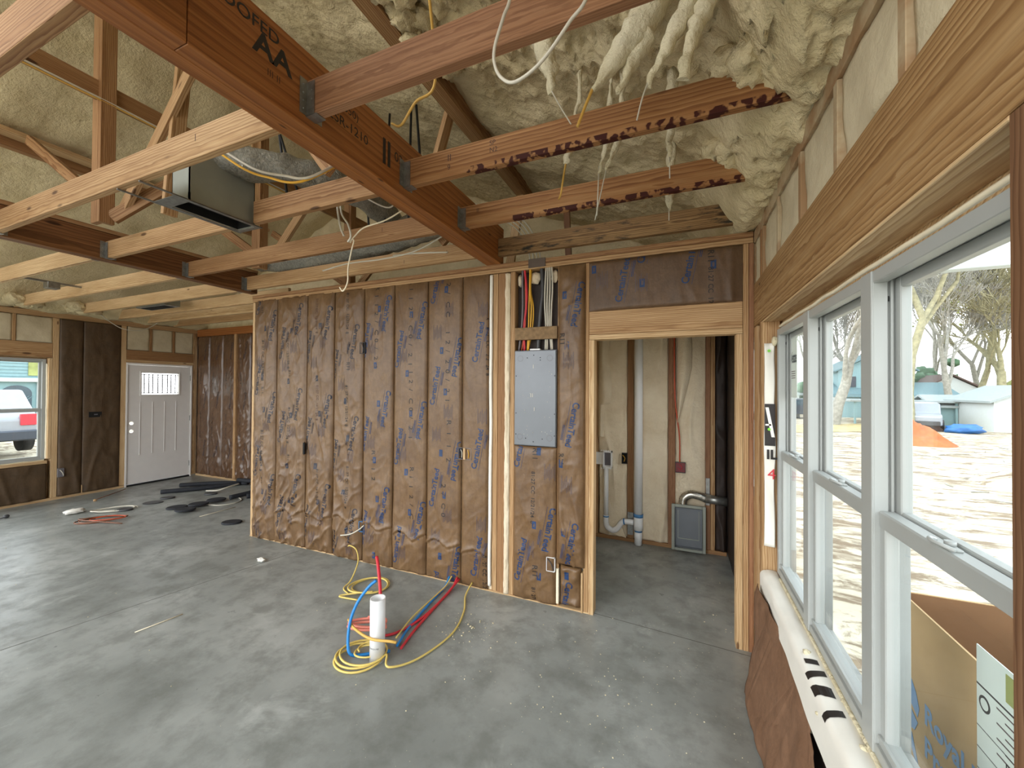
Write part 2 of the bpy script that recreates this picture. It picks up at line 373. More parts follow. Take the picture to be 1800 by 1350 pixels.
# text as flat polygons
_tc = {}
def glyphs(s, size, bold=0.0, narrow=1.0):
    k = (s, size, bold, narrow)
    if k not in _tc:
        cu = bpy.data.curves.new('t', 'FONT'); cu.body = s; cu.size = size; cu.offset = bold*size; cu.resolution_u = 3
        o = bpy.data.objects.new('t', cu); C.objects.link(o); bpy.context.view_layer.update()
        dg = bpy.context.evaluated_depsgraph_get(); me = bpy.data.meshes.new_from_object(o.evaluated_get(dg))
        _tc[k] = ([(v.co.x*narrow, v.co.y) for v in me.vertices], [tuple(p.vertices) for p in me.polygons])
        bpy.data.objects.remove(o); bpy.data.curves.remove(cu); bpy.data.meshes.remove(me)
    return _tc[k]
def put_text(b, s, size, place, m, bold=0.0, narrow=1.0, clip=None):
    """place maps text-plane (u, v) to a point in space"""
    V, Fc = glyphs(s, size, bold, narrow); i = b.mi(m)
    vs = [b.bm.verts.new(place(u, v)) for u, v in V]
    for f in Fc:
        if clip and not all(clip(*V[k]) for k in f): continue
        try: b.bm.faces.new([vs[k] for k in f]).material_index = i
        except ValueError: pass
    for v in vs:
        if not v.link_faces: b.bm.verts.remove(v)
def textw(s, size, bold=0, narrow=1.0):
    V, _ = glyphs(s, size, bold, narrow); return max(v[0] for v in V)

# ================================================================ STRUCTURE
XR, YW, XF, YB = 0.4425, 2.99, -8.54, 4.60      # window wall face, batt wall face, front wall face, back wall face
# floor slab
b = B(); b.box(-8.70, .56, -2.6, 4.72, -.25, 0, 'concrete')
tag(b.done('floor'), kind='structure')
# sawn joints
def joint(x0, y0, x1, y1, nm, lab):
    b = B(); d = Vector((x1-x0, y1-y0, 0)).normalized(); n = Vector((-d.y, d.x, 0))*.003
    P = [Vector((x0, y0, .0008)), Vector((x1, y1, .0008))]
    b.bm.faces.new([b.bm.verts.new(q) for q in (P[0]-n, P[1]-n, P[1]+n, P[0]+n)]).material_index = b.mi('joint')
    tag(b.done(nm), kind='structure')
joint(-4.25, -.2, -3.62, 2.98, 'trim_1', '')
joint(-.66, 3.02, .44, 2.93, 'trim_2', '')
# ground
def gz(x, y):
    k = min(1, max(0, (x+9)/10)); z = -.12*(1-k)-.55*k
    z += .05*noise.noise(Vector((x*.25, y*.25, 0)))+.02*noise.noise(Vector((x*1.1, y*1.1, 3)))
    return z
b = B(); b.grid(130, 130, lambda u, v: Vector((-60+130*u, -30+130*v, gz(-60+130*u, -30+130*v) if not (-9.2 < -60+130*u < 1.1 and -3.5 < -30+130*v < 5.3) else -.5)), 'dirt')
tag(b.done('ground'), kind='structure')

# roof underside foam ('ceiling')
def fz(x, y):
    s = .42
    z = 3.0+s*(XR-x) if x > -4.05 else 3.0+s*(x+8.54)+.0
    return z
def rough_amt(x, y):
    k = 1/(1+math.exp(-(x+1.30)*14))             # rough from the purlin to the eave
    k *= 1/(1+math.exp((y-2.15-.25*(x+1))*5))
    return .25+.75*k
def roof_pt(x, y, side):
    z = fz(x, y)
    if side > 0:
        t = min(1, max(0, (x-.06+.05*noise.noise(Vector((y*2.5, 3, 1))))/.34)); z -= (t*t*(3-2*t))*(z-2.735)
    else:
        t = min(1, max(0, (-8.12-x+.08*noise.noise(Vector((y*2.5, 3, 1))))/.36)); z -= (t*t*(3-2*t))*(z-2.78)
    a = rough_amt(x, y) if side > 0 else .35
    p = Vector((x, y, z))
    n1 = noise.fractal(p*2.3, 1, 2, 3); n2 = noise.fractal(Vector((x*9, y*6, z*9)), .9, 2.1, 4)
    n3 = abs(noise.noise(Vector((x*7+n2, y*7, z*5))))
    c1 = abs(noise.noise(Vector((x*16+2*n2, y*14, z*12)))); c2 = abs(noise.noise(Vector((x*30, y*27+n2, z*20))))
    d = .03*n1+a*(.050*n2-.055*n3+.045*(.3-c1)*(1 if side > 0 else .4)+.020*(.3-c2))+.008*noise.fractal(Vector((x*22, y*16, 1)), 1, 2, 2)
    ry = math.cos((y-1.13)/.6*2*math.pi); d += .012*ry
    if side < 0 or x < -1.55: d *= .8
    return Vector((x-.15*d*(1 if side > 0 else -1), y, z+d))
b = B(); NX, NY = 290, 330
b.grid(NX, NY, lambda u, v: roof_pt(.5-(4.55)*u, -.3+5.05*v, 1), 'foam'); tag(b.done('ceiling'), kind='structure')
b = B(); b.grid(90, 110, lambda u, v: roof_pt(-4.05-4.6*u, -.3+5.05*v, -1), 'foam'); tag(b.done('ceiling_2'), kind='structure')
# roof deck above the foam keeps daylight out
b = B()
b.prism([(.75, 3.08), (-4.05, 5.1), (-4.05, 5.2), (.9, 3.12)], 'y', -1.9, 4.9, 'pine2')
b.prism([(-9.4, 2.9), (-4.05, 5.1), (-4.05, 5.2), (-9.5, 3.0)], 'y', -1.9, 4.9, 'pine2')
tag(b.done('ceiling_deck'), kind='structure')
# gable foam at the rear wall of the house
b = B()
def gable(u, v):
    x = .45-9.05*u; zt = fz(x, 0)+.08; z = 2.75+(zt-2.75)*v
    n = noise.fractal(Vector((x*5, z*5, 2)), 1, 2, 4); return Vector((x, 4.70-.035*n-.02*abs(noise.noise(Vector((x*8, z*8, 9)))), z))
b.grid(220, 50, gable, 'foam'); b.box(-8.7, .56, 4.76, 4.80, 2.6, 5.1, 'pine2')
tag(b.done('wall_gable'), kind='structure')

# right wall: sheathing with the window opening, foam above, kraft below
WY0, WY1, WZ0, WZ1 = .845, 2.668, .665, 2.045
b = B()
for q in ((-2.6, WY0, 0, 2.80), (WY1, 3.16, 0, 2.80), (3.92, 4.75, 0, 2.8), (3.16, 3.92, 0, .9), (3.16, 3.92, 2.1, 2.8), (WY0, WY1, 0, WZ0), (WY0, WY1, WZ1+.02, 2.80)):
    b.box(.545, .57, q[0], q[1], q[2], q[3], 'pine_pale')
tag(b.done('wall_right'), kind='structure')
b = B()     # porch-side vertical siding seen past the glass
b.box(.57, .60, -2.6, WY0-.02, -.5, 2.9, 'siding_white'); [b.box(.57, .60, q[0], q[1], q[2], q[3], 'siding_white') for q in ((WY1+.02, 3.16, -.5, 2.9), (3.92, 4.8, -.5, 2.9), (3.16, 3.92, -.5, .9), (3.16, 3.92, 2.1, 2.9))]
b.box(.57, .60, WY0-.02, WY1+.02, -.5, WZ0-.02, 'siding_white'); b.box(.57, .60, WY0-.02, WY1+.02, WZ1+.03, 2.9, 'siding_white')
tag(b.done('wall_right_siding'), kind='structure')
def foam_fill(name, x, y0, y1, z0, z1, seedv, amp=.012, m='foam_wall', lab=None):
    b = B(); ny = max(4, int((y1-y0)/.02)); nz = max(4, int((z1-z0)/.02)); sg = -1 if x > 0 else 1
    def f(u, v):
        y = y0+(y1-y0)*u; z = z0+(z1-z0)*v; e = min(u, 1-u, v, 1-v)
        n = noise.fractal(Vector((y*5, z*5, seedv)), 1, 2, 3)
        return Vector((x+sg*(amp*n+.004*min(1, e*12)), y, z))
    b.grid(ny, nz, f, m, thick=(-sg*.06, 0, 0)); return b.done(name)
cyp = [3.9, 3.4, 2.99, 2.68, 2.30, 1.90, 1.50, 1.10, .70, .25, -.2, -.7]
for k in range(len(cyp)-1):
    o = foam_fill('foam_infill', .458, cyp[k+1]+.035 if k > 1 else cyp[k+1]+.035, cyp[k]-.003, 2.39, 2.66, k*3.1)
    tag(o, 'cream foam filling the %s bay above the window header' % ['corner hidden', 'second hidden', 'corner', 'farthest', 'second farthest', 'third farthest', 'fourth', 'fifth', 'nearest', 'overhead', 'rear'][k], 'insulation', 'foam bays above the window header')
for k, y in enumerate(cyp[2:-1]):
    plank('cripple_stud', .4435, .535, y, y+.035, 2.385, 2.66, 'overspray', 'short oversprayed stud above window header, number of bays from corner: %s' % ['none', 'one', 'two', 'three', 'four', 'five', 'six', 'seven', 'eight'][k], 'stud', 'cripple studs above the window header')
plank('top_plate', XR+.001, .54, -2.6, 4.7, 2.662, 2.735, 'overspray', 'foam-spattered double top plate along the window wall', 'lumber')
plank('window_header', XR, .54, .70, 2.985, 2.108, 2.385, 'header_wood', 'broad honey-coloured header board above the three windows', 'lumber')
plank('lit_header_underside', XR+.001, .544, .815, 2.70, 2.098, 2.1075, 'pine_pale', 'added pale board standing for the light on the window header underside', 'lumber')  # added board, its pale wood paints in the light on the header underside
plank('window_stud', XR, .532, 2.70, 2.738, .04, 2.106, 'pine', 'rough opening stud at the far end of the triple window', 'stud')
plank('corner_stud', XR+.001, .532, 2.742, 2.78, .04, 2.66, 'pine2', 'corner stud between triple window and batt wall', 'stud')
plank('corner_stud', XR+.002, .532, 2.90, 2.985, .04, 2.107, 'pine', 'thick corner stud touching the doorway wall', 'stud')
plank('window_stud', XR, .532, .775, .813, .04, 2.106, 'stud_brown', 'brown stud at the near end of the triple window', 'stud')
plank('window_stud', XR, .532, .733, .772, .04, 2.106, 'stud_brown', 'second brown stud behind the near end one', 'stud')
plank('window_sill_plate', XR+.012, .535, .813, 2.70, .615, .65, 'pine_pale', 'rough wooden sill plate under the triple window', 'lumber')
plank('bottom_plate', XR+.002, .535, -2.6, 2.985, 0, .038, 'pine2', 'bottom plate along the window wall', 'lumber')
for (y0, y1, lab) in ((-2.5, .72, 'kraft faced batt on the window wall behind the near stud'), (3.98, 4.55, 'dark kraft faced batt on the side wall of the small room')):
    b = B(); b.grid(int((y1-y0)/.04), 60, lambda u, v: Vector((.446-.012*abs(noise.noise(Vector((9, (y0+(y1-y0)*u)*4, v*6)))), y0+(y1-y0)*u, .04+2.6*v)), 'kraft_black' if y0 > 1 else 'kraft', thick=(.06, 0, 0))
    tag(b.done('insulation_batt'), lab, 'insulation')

# ---------------------------------------------------------------- triple window
def ring(b, x0, x1, y0, y1, z0, z1, wd, m, bev=.002):
    b.box(x0, x1, y0, y0+wd, z0, z1, m, bev); b.box(x0, x1, y1-wd, y1, z0, z1, m, bev)
    b.box(x0, x1, y0+wd, y1-wd, z0, z0+wd, m, bev); b.box(x0, x1, y0+wd, y1-wd, z1-wd, z1, m, bev)
def hung_window(name, y0, y1, z0, z1, zm, sgn=1, xo=0.51):
    """single-hung vinyl window; interior face at x=xo, exterior towards +x*sgn"""
    e = empty(name, (xo, (y0+y1)/2, z0), None, None, None, 'structure')
    X = lambda a, c: (min(xo+sgn*a, xo+sgn*c), max(xo+sgn*a, xo+sgn*c))
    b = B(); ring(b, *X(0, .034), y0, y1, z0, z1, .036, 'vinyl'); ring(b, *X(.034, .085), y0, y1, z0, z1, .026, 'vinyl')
    # balance tracks
    for yy, s in ((y0+.026, 1), (y1-.026, -1)):
        for k in range(2):
            a = .040+k*.022
            b.box(*X(a, a+.006), min(yy, yy+s*.009), max(yy, yy+s*.009), zm, z1-.03, 'vinyl')
    to_local(b.done('frame'), e)
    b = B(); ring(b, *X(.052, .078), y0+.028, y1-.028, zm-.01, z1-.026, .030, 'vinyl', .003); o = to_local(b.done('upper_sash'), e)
    b = B(); b.box(*X(.063, .067), y0+.055, y1-.055, zm+.018, z1-.054, 'glass'); g = b.done('glass_pane'); to_local(g, e)
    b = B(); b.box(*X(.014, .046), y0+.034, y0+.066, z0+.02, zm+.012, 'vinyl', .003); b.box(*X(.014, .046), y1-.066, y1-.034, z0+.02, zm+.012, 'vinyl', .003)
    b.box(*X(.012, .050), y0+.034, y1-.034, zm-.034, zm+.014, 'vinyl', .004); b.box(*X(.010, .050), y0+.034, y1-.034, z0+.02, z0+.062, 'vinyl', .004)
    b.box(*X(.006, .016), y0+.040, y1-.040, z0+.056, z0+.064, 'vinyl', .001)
    to_local(b.done('lower_sash'), e)
    b = B(); b.box(*X(.028, .032), y0+.064, y1-.064, z0+.060, zm-.032, 'glass'); to_local(b.done('glass_pane'), e)
    b = B(); c = (y0+y1)/2
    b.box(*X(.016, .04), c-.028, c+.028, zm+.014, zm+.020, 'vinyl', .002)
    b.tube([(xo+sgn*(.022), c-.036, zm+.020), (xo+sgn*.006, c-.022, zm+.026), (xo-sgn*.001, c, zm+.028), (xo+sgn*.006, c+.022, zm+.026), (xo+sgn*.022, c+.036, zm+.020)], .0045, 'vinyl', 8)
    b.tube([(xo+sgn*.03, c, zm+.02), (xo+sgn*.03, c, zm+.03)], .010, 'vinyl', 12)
    to_local(b.done('sash_lock'), e)
    for s in (0, 1):
        b = B(); b.box(*X(.033, .037), (y0+.030) if s == 0 else (y1-.034), (y0+.034) if s == 0 else (y1-.030), z1-.09, z1-.075, 'dark'); to_local(b.done('balance_clip'), e)
    return e
units = [(.845, 1.447+.038, 'window_3'), (1.485, 2.098, 'window_2'), (2.098, 2.668, 'window_1')]
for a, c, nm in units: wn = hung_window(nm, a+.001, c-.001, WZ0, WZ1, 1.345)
hung_window('added_daylight_window', 3.165, 3.915, .905, 2.095, 1.5)  # unseen window added to bring daylight into the small room
b = B()
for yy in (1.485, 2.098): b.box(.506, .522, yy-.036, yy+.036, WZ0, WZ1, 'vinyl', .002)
tag(b.done('trim_mullion'), kind='structure')
# white paper sticker on the far window
b = B(); b.box(.5665, .5675, 2.50, 2.625, 1.66, 1.985, 'paper')
put_text(b, 'Vestate', .085, lambda u, v: Vector((.566, 2.615-u*.42, 1.85+v)), 'navy_ink', .02)
for k in range(4): b.box(.5658, .566, 2.53, 2.61, 1.80-k*.012, 1.804-k*.012, 'grey_ink')
tag(b.done('window_sticker'), 'white rectangular sticker with dark lettering on the farthest window pane', 'sticker')
# house wrap turned into the opening and the lettering on it
b = B()
b.grid(10, 60, lambda u, v: Vector((.450+.05*u-.008*noise.noise(Vector((u*2, v*5, 1))), 2.700-.018-.012*abs(math.sin(v*9+u)), .80+1.17*v)), 'wrap', thick=(0, .01, 0))
def wp(u, v): return Vector((.448+u, 2.664-.0, v))
def wtext(s, size, u0, z0, m, bold=.02, rot=0): put_text(b, s, size, lambda u, v: Vector((u0+u, 2.6635, z0+v)), m, bold)
b.box(.449, .5, 2.664, 2.668, 1.38, 1.62, 'black_ink')
b.prism([(.452, 1.60), (.468, 1.60), (.498, 1.43), (.482, 1.43)], 'y', 2.6615, 2.6638, 'wrap'); b.box(.452, .480, 2.6615, 2.6638, 1.495, 1.505, 'wrap')
wtext('IL', .075, .456, 1.305, 'black_ink', .03)
wtext('4', .085, .462, 1.19, 'red', .0)
for zc, xc in ((1.925, .470), (1.475, .470)):
    b.tube([(xc, 2.660, zc), (xc, 2.663, zc)], .008, 'green', 14)
tag(b.done('house_wrap_flap'), 'white printed house wrap folded into the far side of the triple window opening', 'house wrap')
# wrap rolled over the sill, with black letters
b = B()
def sillw(u, v):
    y = .83+1.86*v; n = noise.noise(Vector((y*6, u*3, 4)))
    if u < .35: k = u/.35; x, z = .512-.055*k, .657+.006*math.sin(k*3)
    elif u < .6: k = (u-.35)/.25*math.pi/2; x, z = .457-.028*math.sin(k), .629+.028*math.cos(k)
    else: k = (u-.6)/.4; x, z = .429-.004*k, .629-(.10+.02*math.sin(y*5))*k
    return Vector((x-.004*n, y, z+.004*noise.noise(Vector((y*9, u*4, 8)))))
b.grid(20, 120, sillw, 'wrap')
i_k = b.mi('black_ink')
for (ya, yb, u0, u1) in ((1.84, 1.87, .15, .42), (1.765, 1.80, .12, .52), (1.67, 1.72, .15, .55), (1.57, 1.60, .15, .58)):
    for k in range(6):
        for j in range(3):
            pts = []
            for (p, q) in ((k, j), (k+1, j), (k+1, j+1), (k, j+1)):
                u = u0+(u1-u0)*p/6; yy = ya+(yb-ya)*q/3+.02*math.sin(u*6+ya*40)*(.6 if yb-ya > .05 else .2)
                P = sillw(u, (yy-.83)/1.86)+Vector((-.0012, 0, .0012)); pts.append(P)
            b.poly(pts, 'black_ink')
for k in range(9):
    yy = .9+1.75*random.random(); b.blob(sillw(.8*random.random(), (yy-.83)/1.86), .006+.009*random.random(), 'foam_white', 1)
tag(b.done('house_wrap_sill'), 'white house wrap with black letters lapped over the sill below the windows', 'house wrap')
b = B()   # foam bead along the sill and head of the frame
b.tube([(.507, .9+.12*k, .662+.006*random.random()) for k in range(15)], .008, 'foam_white', 6)
tag(b.done('foam_bead'), 'bumpy bead of foam sealing the bottom of the window frame', 'foam bead', 'foam beads round the windows')
b = B(); b.tube([(.507, .9+.12*k, 2.052+.006*random.random()) for k in range(15)], .007, 'cream', 6)
b.blob((.50, 2.675, 1.98), (.016, .018, .03), 'foam_white', 2)
tag(b.done('foam_bead'), 'bumpy bead of foam sealing the top of the window frame', 'foam bead', 'foam beads round the windows')
# torn kraft below the sill
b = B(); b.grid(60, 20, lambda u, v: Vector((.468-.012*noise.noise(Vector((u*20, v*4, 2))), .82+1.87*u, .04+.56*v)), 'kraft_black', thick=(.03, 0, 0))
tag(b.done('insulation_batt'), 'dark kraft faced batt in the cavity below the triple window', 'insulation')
b = B()
def torn(u, v):
    zt = .585; z = .01+(zt-.01)*v
    ymin = 1.62+.10*(v)**2+.22*v**6+.05*noise.noise(Vector((v*7, 3, 1)))+.03*noise.noise(Vector((v*19, 3, 1)))
    ymax = 2.66-.10*(1-v)
    y = ymin+(ymax-ymin)*u
    out = .095*(1-v)**.8*(.35+.65*u)+.02*math.sin(v*5+u*3)
    return Vector((.432-out-.018*noise.fractal(Vector((y*5, z*4, 5)), 1, 2, 3)-.006, y, z))
b.grid(60, 44, torn, 'kraft_torn', thick=(.003, 0, 0))
tag(b.done('torn_kraft_sheet'), 'torn brown kraft paper hanging loose below the triple window', 'insulation')
b = B()
for k in range(90):
    y = random.gauss(1.50, .16); z = random.uniform(.10, .50); s_ = .002+.006*random.random()**2
    b.blob((.452, y, z), (s_*.7, s_, s_), 'foam_white', 1)
tag(b.done('foam_crumbs'), 'white foam crumbs in the open cavity beside the torn kraft paper', 'foam crumbs', kind='stuff')
b = B(); b.prism([(1.30, .34), (1.345, .30), (1.31, .37), (1.285, .47)], 'x', .385, .393, 'white')
tag(b.done('plastic_sliver'), 'pointed white sliver of plastic hanging on the torn kraft paper', 'scrap')

# ================================================================ BATT WALL with the electrical panel
def kraft_face(name, x0, x1, z0, z1, y, label, seedv=0., amp=1., mat='kraft', prints=None, group='kraft faced batts on the dividing wall', creases=(), pil=.020):
    """pillowed, wrinkled paper facing; prints = list of callables(b, surf)"""
    def surf(x, z):
        t = (x-x0)/(x1-x0); t = min(1, max(0, t)); tv = (z-z0)/(z1-z0)
        e = 1-abs(2*t-1)**6; ev = 1-abs(2*tv-1)**24
        low = max(0, 1-(z-.25)/1.1)
        a = amp*(1+1.2*low)
        p = Vector((x*7, z*1.5, seedv)); r1 = 1-abs(noise.noise(p+Vector((z*1.3, 0, 0))))*2.6
        r1 = max(0, r1)**2
        r2 = max(0, 1-abs(noise.noise(Vector((x*9-z*6, z*4+x*3, seedv+5))))*3.2)**2
        n = noise.fractal(Vector((x*8, z*4, seedv+9)), 1, 2, 4)
        m1 = .5+.5*noise.noise(Vector((x*3, z*2, seedv+20)))
        d = pil*e*ev+e*(a*(.011*r1*m1+.003)+max(0, a-.6)*(.010*r2*(1-m1)+.006*n)+.0025*n)
        d += .006*max(0, 1-abs(t-.93)/.03)+.004*max(0, 1-abs(t-.06)/.03)
        for (cz, ca) in creases:
            zz = z-(cz+.03*math.sin(x*23+seedv)+.02*noise.noise(Vector((x*9, 0, seedv)))); d += ca*math.exp(-max(0, zz)**2/.0009)*(1 if zz > 0 else 0)-.006*(math.exp(-(zz+.006)**2/.00006))
        return y-max(.0015, d)
    b = B(); nu = max(6, int((x1-x0)/.011)); nv = max(6, int((z1-z0)/.013))
    top = lambda t: z1
    b.grid(nu, nv, lambda u, v: Vector((x0+(x1-x0)*u, surf(x0+(x1-x0)*u, z0+(z1-z0)*v), z0+(z1-z0)*v)), mat, thick=(0, .004, 0) )
    for p in (prints or []): p(b, surf, (x0, x1, z0, z1))
    return tag(b.done(name), label, 'insulation', group)
def pr_text(s, size, x, z, ang, m, bold=.012, narrow=1.0):
    def go(b, surf, R):
        ca, sa = math.cos(ang), math.sin(ang)
        def pl(u, v):
            X = x+u*ca-v*sa; Z = z+u*sa+v*ca; return Vector((X, surf(X, Z)-.0018, Z))
        def clip(u, v):
            X = x+u*ca-v*sa; Z = z+u*sa+v*ca; return R[0]+.002 < X < R[1]-.002 and R[2]+.002 < Z < R[3]-.002
        put_text(b, s, size, pl, m, bold, narrow, clip)
    return go
def pr_rect(x0, x1, z0, z1, m, off=.0016):
    def go(b, surf, R):
        a0, a1 = max(x0, R[0]+.001), min(x1, R[1]-.001)
        if a1 <= a0 or z0 < R[2] or z1 > R[3]: return
        n = max(1, int((z1-z0)/.02))
        for k in range(n):
            q0 = z0+(z1-z0)*k/n; q1 = z0+(z1-z0)*(k+1)/n
            b.poly([Vector((a, surf(a, c)-off, c)) for a, c in ((a0, q0), (a1, q0), (a1, q1), (a0, q1))], m)
    return go
TW = textw('CertainTeed', .062, .014)
def logo(x, z, d, m='blue_ink', size=.074):
    """D reads downwards from its top, U reads upwards from its foot"""
    ang = math.radians(-101) if d == 'D' else math.radians(79)
    L = [pr_text('CertainTeed', size, x, z, ang, m, .022, .92)]
    ca, sa = math.cos(ang), math.sin(ang)
    def line(b, surf, R):      # thin rule and small print under the word
        for (u0, u1, v0, wd) in ((0, .33, -.022, .0022), (.19, .31, -.036, .005), (.19, .31, -.046, .004)):
            for k in range(10):
                q = []
                for uu, vv in ((0, 0), (1, 0), (1, 1), (0, 1)):
                    u = u0+(u1-u0)*(k+uu)/10; v = v0+wd*vv; X = x+u*ca-v*sa; Z = z+u*sa+v*ca; q.append((X, Z))
                if all(R[0] < X < R[1] and R[2] < Z < R[3] for X, Z in q): b.poly([Vector((X, surf(X, Z)-.0018, Z)) for X, Z in q], m)
    L.append(line)
    return L
def smallprint(x, z, m='grey_ink'):
    L = []
    for k in range(7): L.append(pr_rect(x+k*.013, x+k*.013+.006, z+.01*((k*7) % 3), z+.13-.02*((k*5) % 3), m, .0014))
    return L
def square(x, z, m='blue_ink'):
    return [pr_rect(x-.017, x+.017, z-.03, z+.03, m), pr_rect(x-.006, x+.006, z-.014, z+.014, 'grey_ink', .0022)]
def dots(s, x, z, size=.045, m='black_ink'):
    """dot-matrix style line running down the batt"""
    return [pr_text(s, size, x, z, math.radians(-90), m, .01, 1.0)]
def wide(s, x, z, step=.085, m='black_ink', size=.06):
    L = []
    for k, ch in enumerate(s):
        if ch != ' ': L.append(pr_text(ch, size, x, z-k*step, math.radians(-90), m, .004, 1.3))
    return L
bx = [-4.465, -4.091, -3.627, -3.239, -2.849, -2.481, -2.102, -1.741, -1.476]
P = .905
def rep(fn, x, z, *a):   # repeat a mark down the batt
    L = []
    zz = z
    while zz > -.3: L += fn(x, zz, *a); zz -= P
    return L
inkl = ['navy_ink']*4+['blue_ink']*4
prints = [[] for _ in range(8)]
for bay, x, z, d in ((7, -1.588, 1.914, 'U'), (6, -1.752+.0-.02, 2.144, 'D'), (6, -2.02, 2.447, 'U'), (5, -2.147, 2.488, 'D'), (5, -2.421, 1.882+P, 'U'), (4, -2.55, 2.58, 'D'), (4, -2.821, 1.976, 'U'), (3, -2.942, 2.327, 'D'), (3, -3.219, 1.732+P, 'U'), (2, -3.302, 2.535, 'D'), (2, -3.592, 1.94, 'U'), (1, -3.721, 2.597, 'D'), (1, -3.982, 1.997, 'U'), (0, -4.128, 2.554, 'D'), (0, -4.38, 1.6+P, 'U')):
    prints[bay] += rep(logo, x, z, d, inkl[bay])
for bay in range(8):
    m = inkl[bay]; xc = (bx[bay]+bx[bay+1])/2; ph = [2.35, 2.3, 2.33, 2.1, 2.45, 2.37, 2.569, 2.3][bay]
    if bay < 7: prints[bay] += rep(square, xc+.02, ph, m)+rep(square, xc-.02, ph-.54+P*0, m)+rep(smallprint, xc+.01, ph-.24)+rep(smallprint, xc-.11, ph-.44)
    else: prints[bay] += rep(smallprint, xc+.03, 2.3)
R11 = '81·27 CC  12/21/24  8'
prints[0] += dots('R11', -4.34, 2.60, .05)+dots(R11, -4.31, 2.22, .05)+dots('R11', -4.31, 1.70, .05)+dots(R11, -4.30, 1.22, .05)+dots('R11', -4.30, .70, .05)
prints[1] += dots(R11, -3.90, 2.28, .042)+dots('R11', -3.88, 1.88, .045)+dots(R11, -3.88, 1.48, .042)+dots('R11', -3.87, .98, .045)
prints[2] += dots(R11, -3.48, 2.62, .04, 'brown_ink')+dots(R11, -3.46, 1.72, .04, 'brown_ink')+dots(R11, -3.44, .86, .04)
prints[3] += dots(R11, -3.06, 2.64, .045)+dots('R11', -3.05, 1.95, .055)+dots(R11, -3.06, 1.72, .045)+dots('R11', -3.03, 1.10, .05)+dots(R11, -3.04, .92, .045)
prints[4] += wide('R112/C0/21', -2.70, 2.68)+wide('RII2', -2.72, 1.10)
prints[5] += wide('RII2/C0/21', -2.30, 2.70)+wide('12/C0/21', -2.29, 1.86)+wide('RII2/C', -2.27, .98)
prints[6] += wide('2/CC 12/20/21', -1.90, 2.63)+wide('RII2', -1.88, 1.42, .11)+wide('2/C0', -1.93, .86)
prints[7] += dots('R11 '+R11, -1.505, 2.30, .045)+dots(R11, -1.52, .30, .045)
which = ['at the wall end by the hallway', 'second from the hallway end', 'third from the hallway end with a torn slit', 'fourth from the hallway end', 'fifth from the hallway end with the lower outlet box', 'sixth from the hallway end', 'seventh from the hallway end with spaced lettering', 'narrow one next to the bare studs']
for k in range(8):
    kraft_face('insulation_batt', bx[k]+.003, bx[k+1]-.003, .012, 2.672, YW-.002, 'brown printed kraft faced batt, '+which[k], k*3.7, [1.5, 1.7, 1.5, 1.4, 1.0, .8, .65, .7][k], 'kraft', prints[k],
               creases=[(.36 if k < 3 else .40-.02*k+.05, .016)] if k not in (0,) else [])
# gaps behind the batts
plank('bottom_plate', -4.505, -.597, 2.982, 3.078, 0, .012, 'pine_pale', 'pale bottom plate under the dividing wall', 'lumber')
b = B()
b.box(-4.505, -1.45, 3.0, 3.078, .012, 2.66, 'batt'); b.box(-1.25, -.72, 3.06, 3.078, .012, 2.66, 'kraft_black')
tag(b.done('wall_divider'), kind='structure')
plank('wall_stud', -4.505, -4.467, 2.986, 3.078, .012, 2.66, 'pine_pale', 'pale end stud of the dividing wall by the hallway', 'stud')
plank('wall_stud', -1.449, -1.405, 2.988, 3.078, .012, 2.66, 'pine', 'left stud of the bare pair beside the steel panel', 'stud')
plank('wall_stud', -1.402, -1.338, 2.989, 3.078, .012, 2.66, 'pine2', 'right stud of the bare pair beside the steel panel', 'stud')
plank('wall_stud', -1.290, -1.250, 2.988, 3.078, .012, 2.66, 'pine', 'stud the steel panel is fixed to on its left', 'stud')
b = B(); b.grid(6, 150, lambda u, v: Vector((-1.337+.045*u, 2.984-.012*math.sin(math.pi*u)-.012*noise.fractal(Vector((u*2, v*22, 3)), 1, 2, 3), .012+2.64*v)), 'batt', thick=(0, .01, 0))
tag(b.done('foam_strip'), 'crumpled pale insulation squeezed between the studs left of the panel', 'insulation')
b = B(); b.grid(4, 120, lambda u, v: Vector((-1.476+.026*u+.008*noise.noise(Vector((v*5, 0, 7))), 2.976-.006*math.sin(math.pi*u), .05+2.60*v)), 'wrap', thick=(0, .008, 0))
tag(b.done('white_insulation_edge'), 'white ragged insulation edge left of the bare studs', 'insulation')
plank('top_plate', -4.505, XR-.003, 2.978, 3.078, 2.664, 2.699, 'pine', 'lower of the two top plates over the dividing wall', 'lumber')
plank('top_plate', -4.505, XR-.003, 2.976, 3.078, 2.701, 2.737, 'pine2', 'upper of the two top plates over the dividing wall', 'lumber')
plank('wall_stud', -.885, -.868, 2.988, 3.078, .012, 2.66, 'pine', 'stud edge right of the steel panel', 'stud')
plank('jack_stud', -.635, -.597, 2.980, 3.078, 0, 2.070, 'pine_pale', 'pale jack stud on the left of the doorway', 'stud')
plank('king_stud', -.674, -.637, 2.984, 3.078, .0, 2.66, 'pine', 'king stud left of the doorway, half under kraft paper', 'stud')
plank('jack_stud', .342, .379, 2.980, 3.078, 0, 2.070, 'pine_pale', 'pale jack stud on the right of the doorway', 'stud')
plank('king_stud', .381, .412, 2.978, 3.078, 0, 2.662, 'pine', 'king stud on the right of the doorway', 'stud')
plank('corner_stud', .414, XR-.001, 2.976, 3.078, 0, 2.662, 'pine_red', 'last stud of the doorway wall against the window wall', 'stud')
plank('doorway_header', -.635, .379, 2.980, 3.078, 2.072, 2.108, 'pine_pale', 'flat lower board of the doorway header', 'lumber')
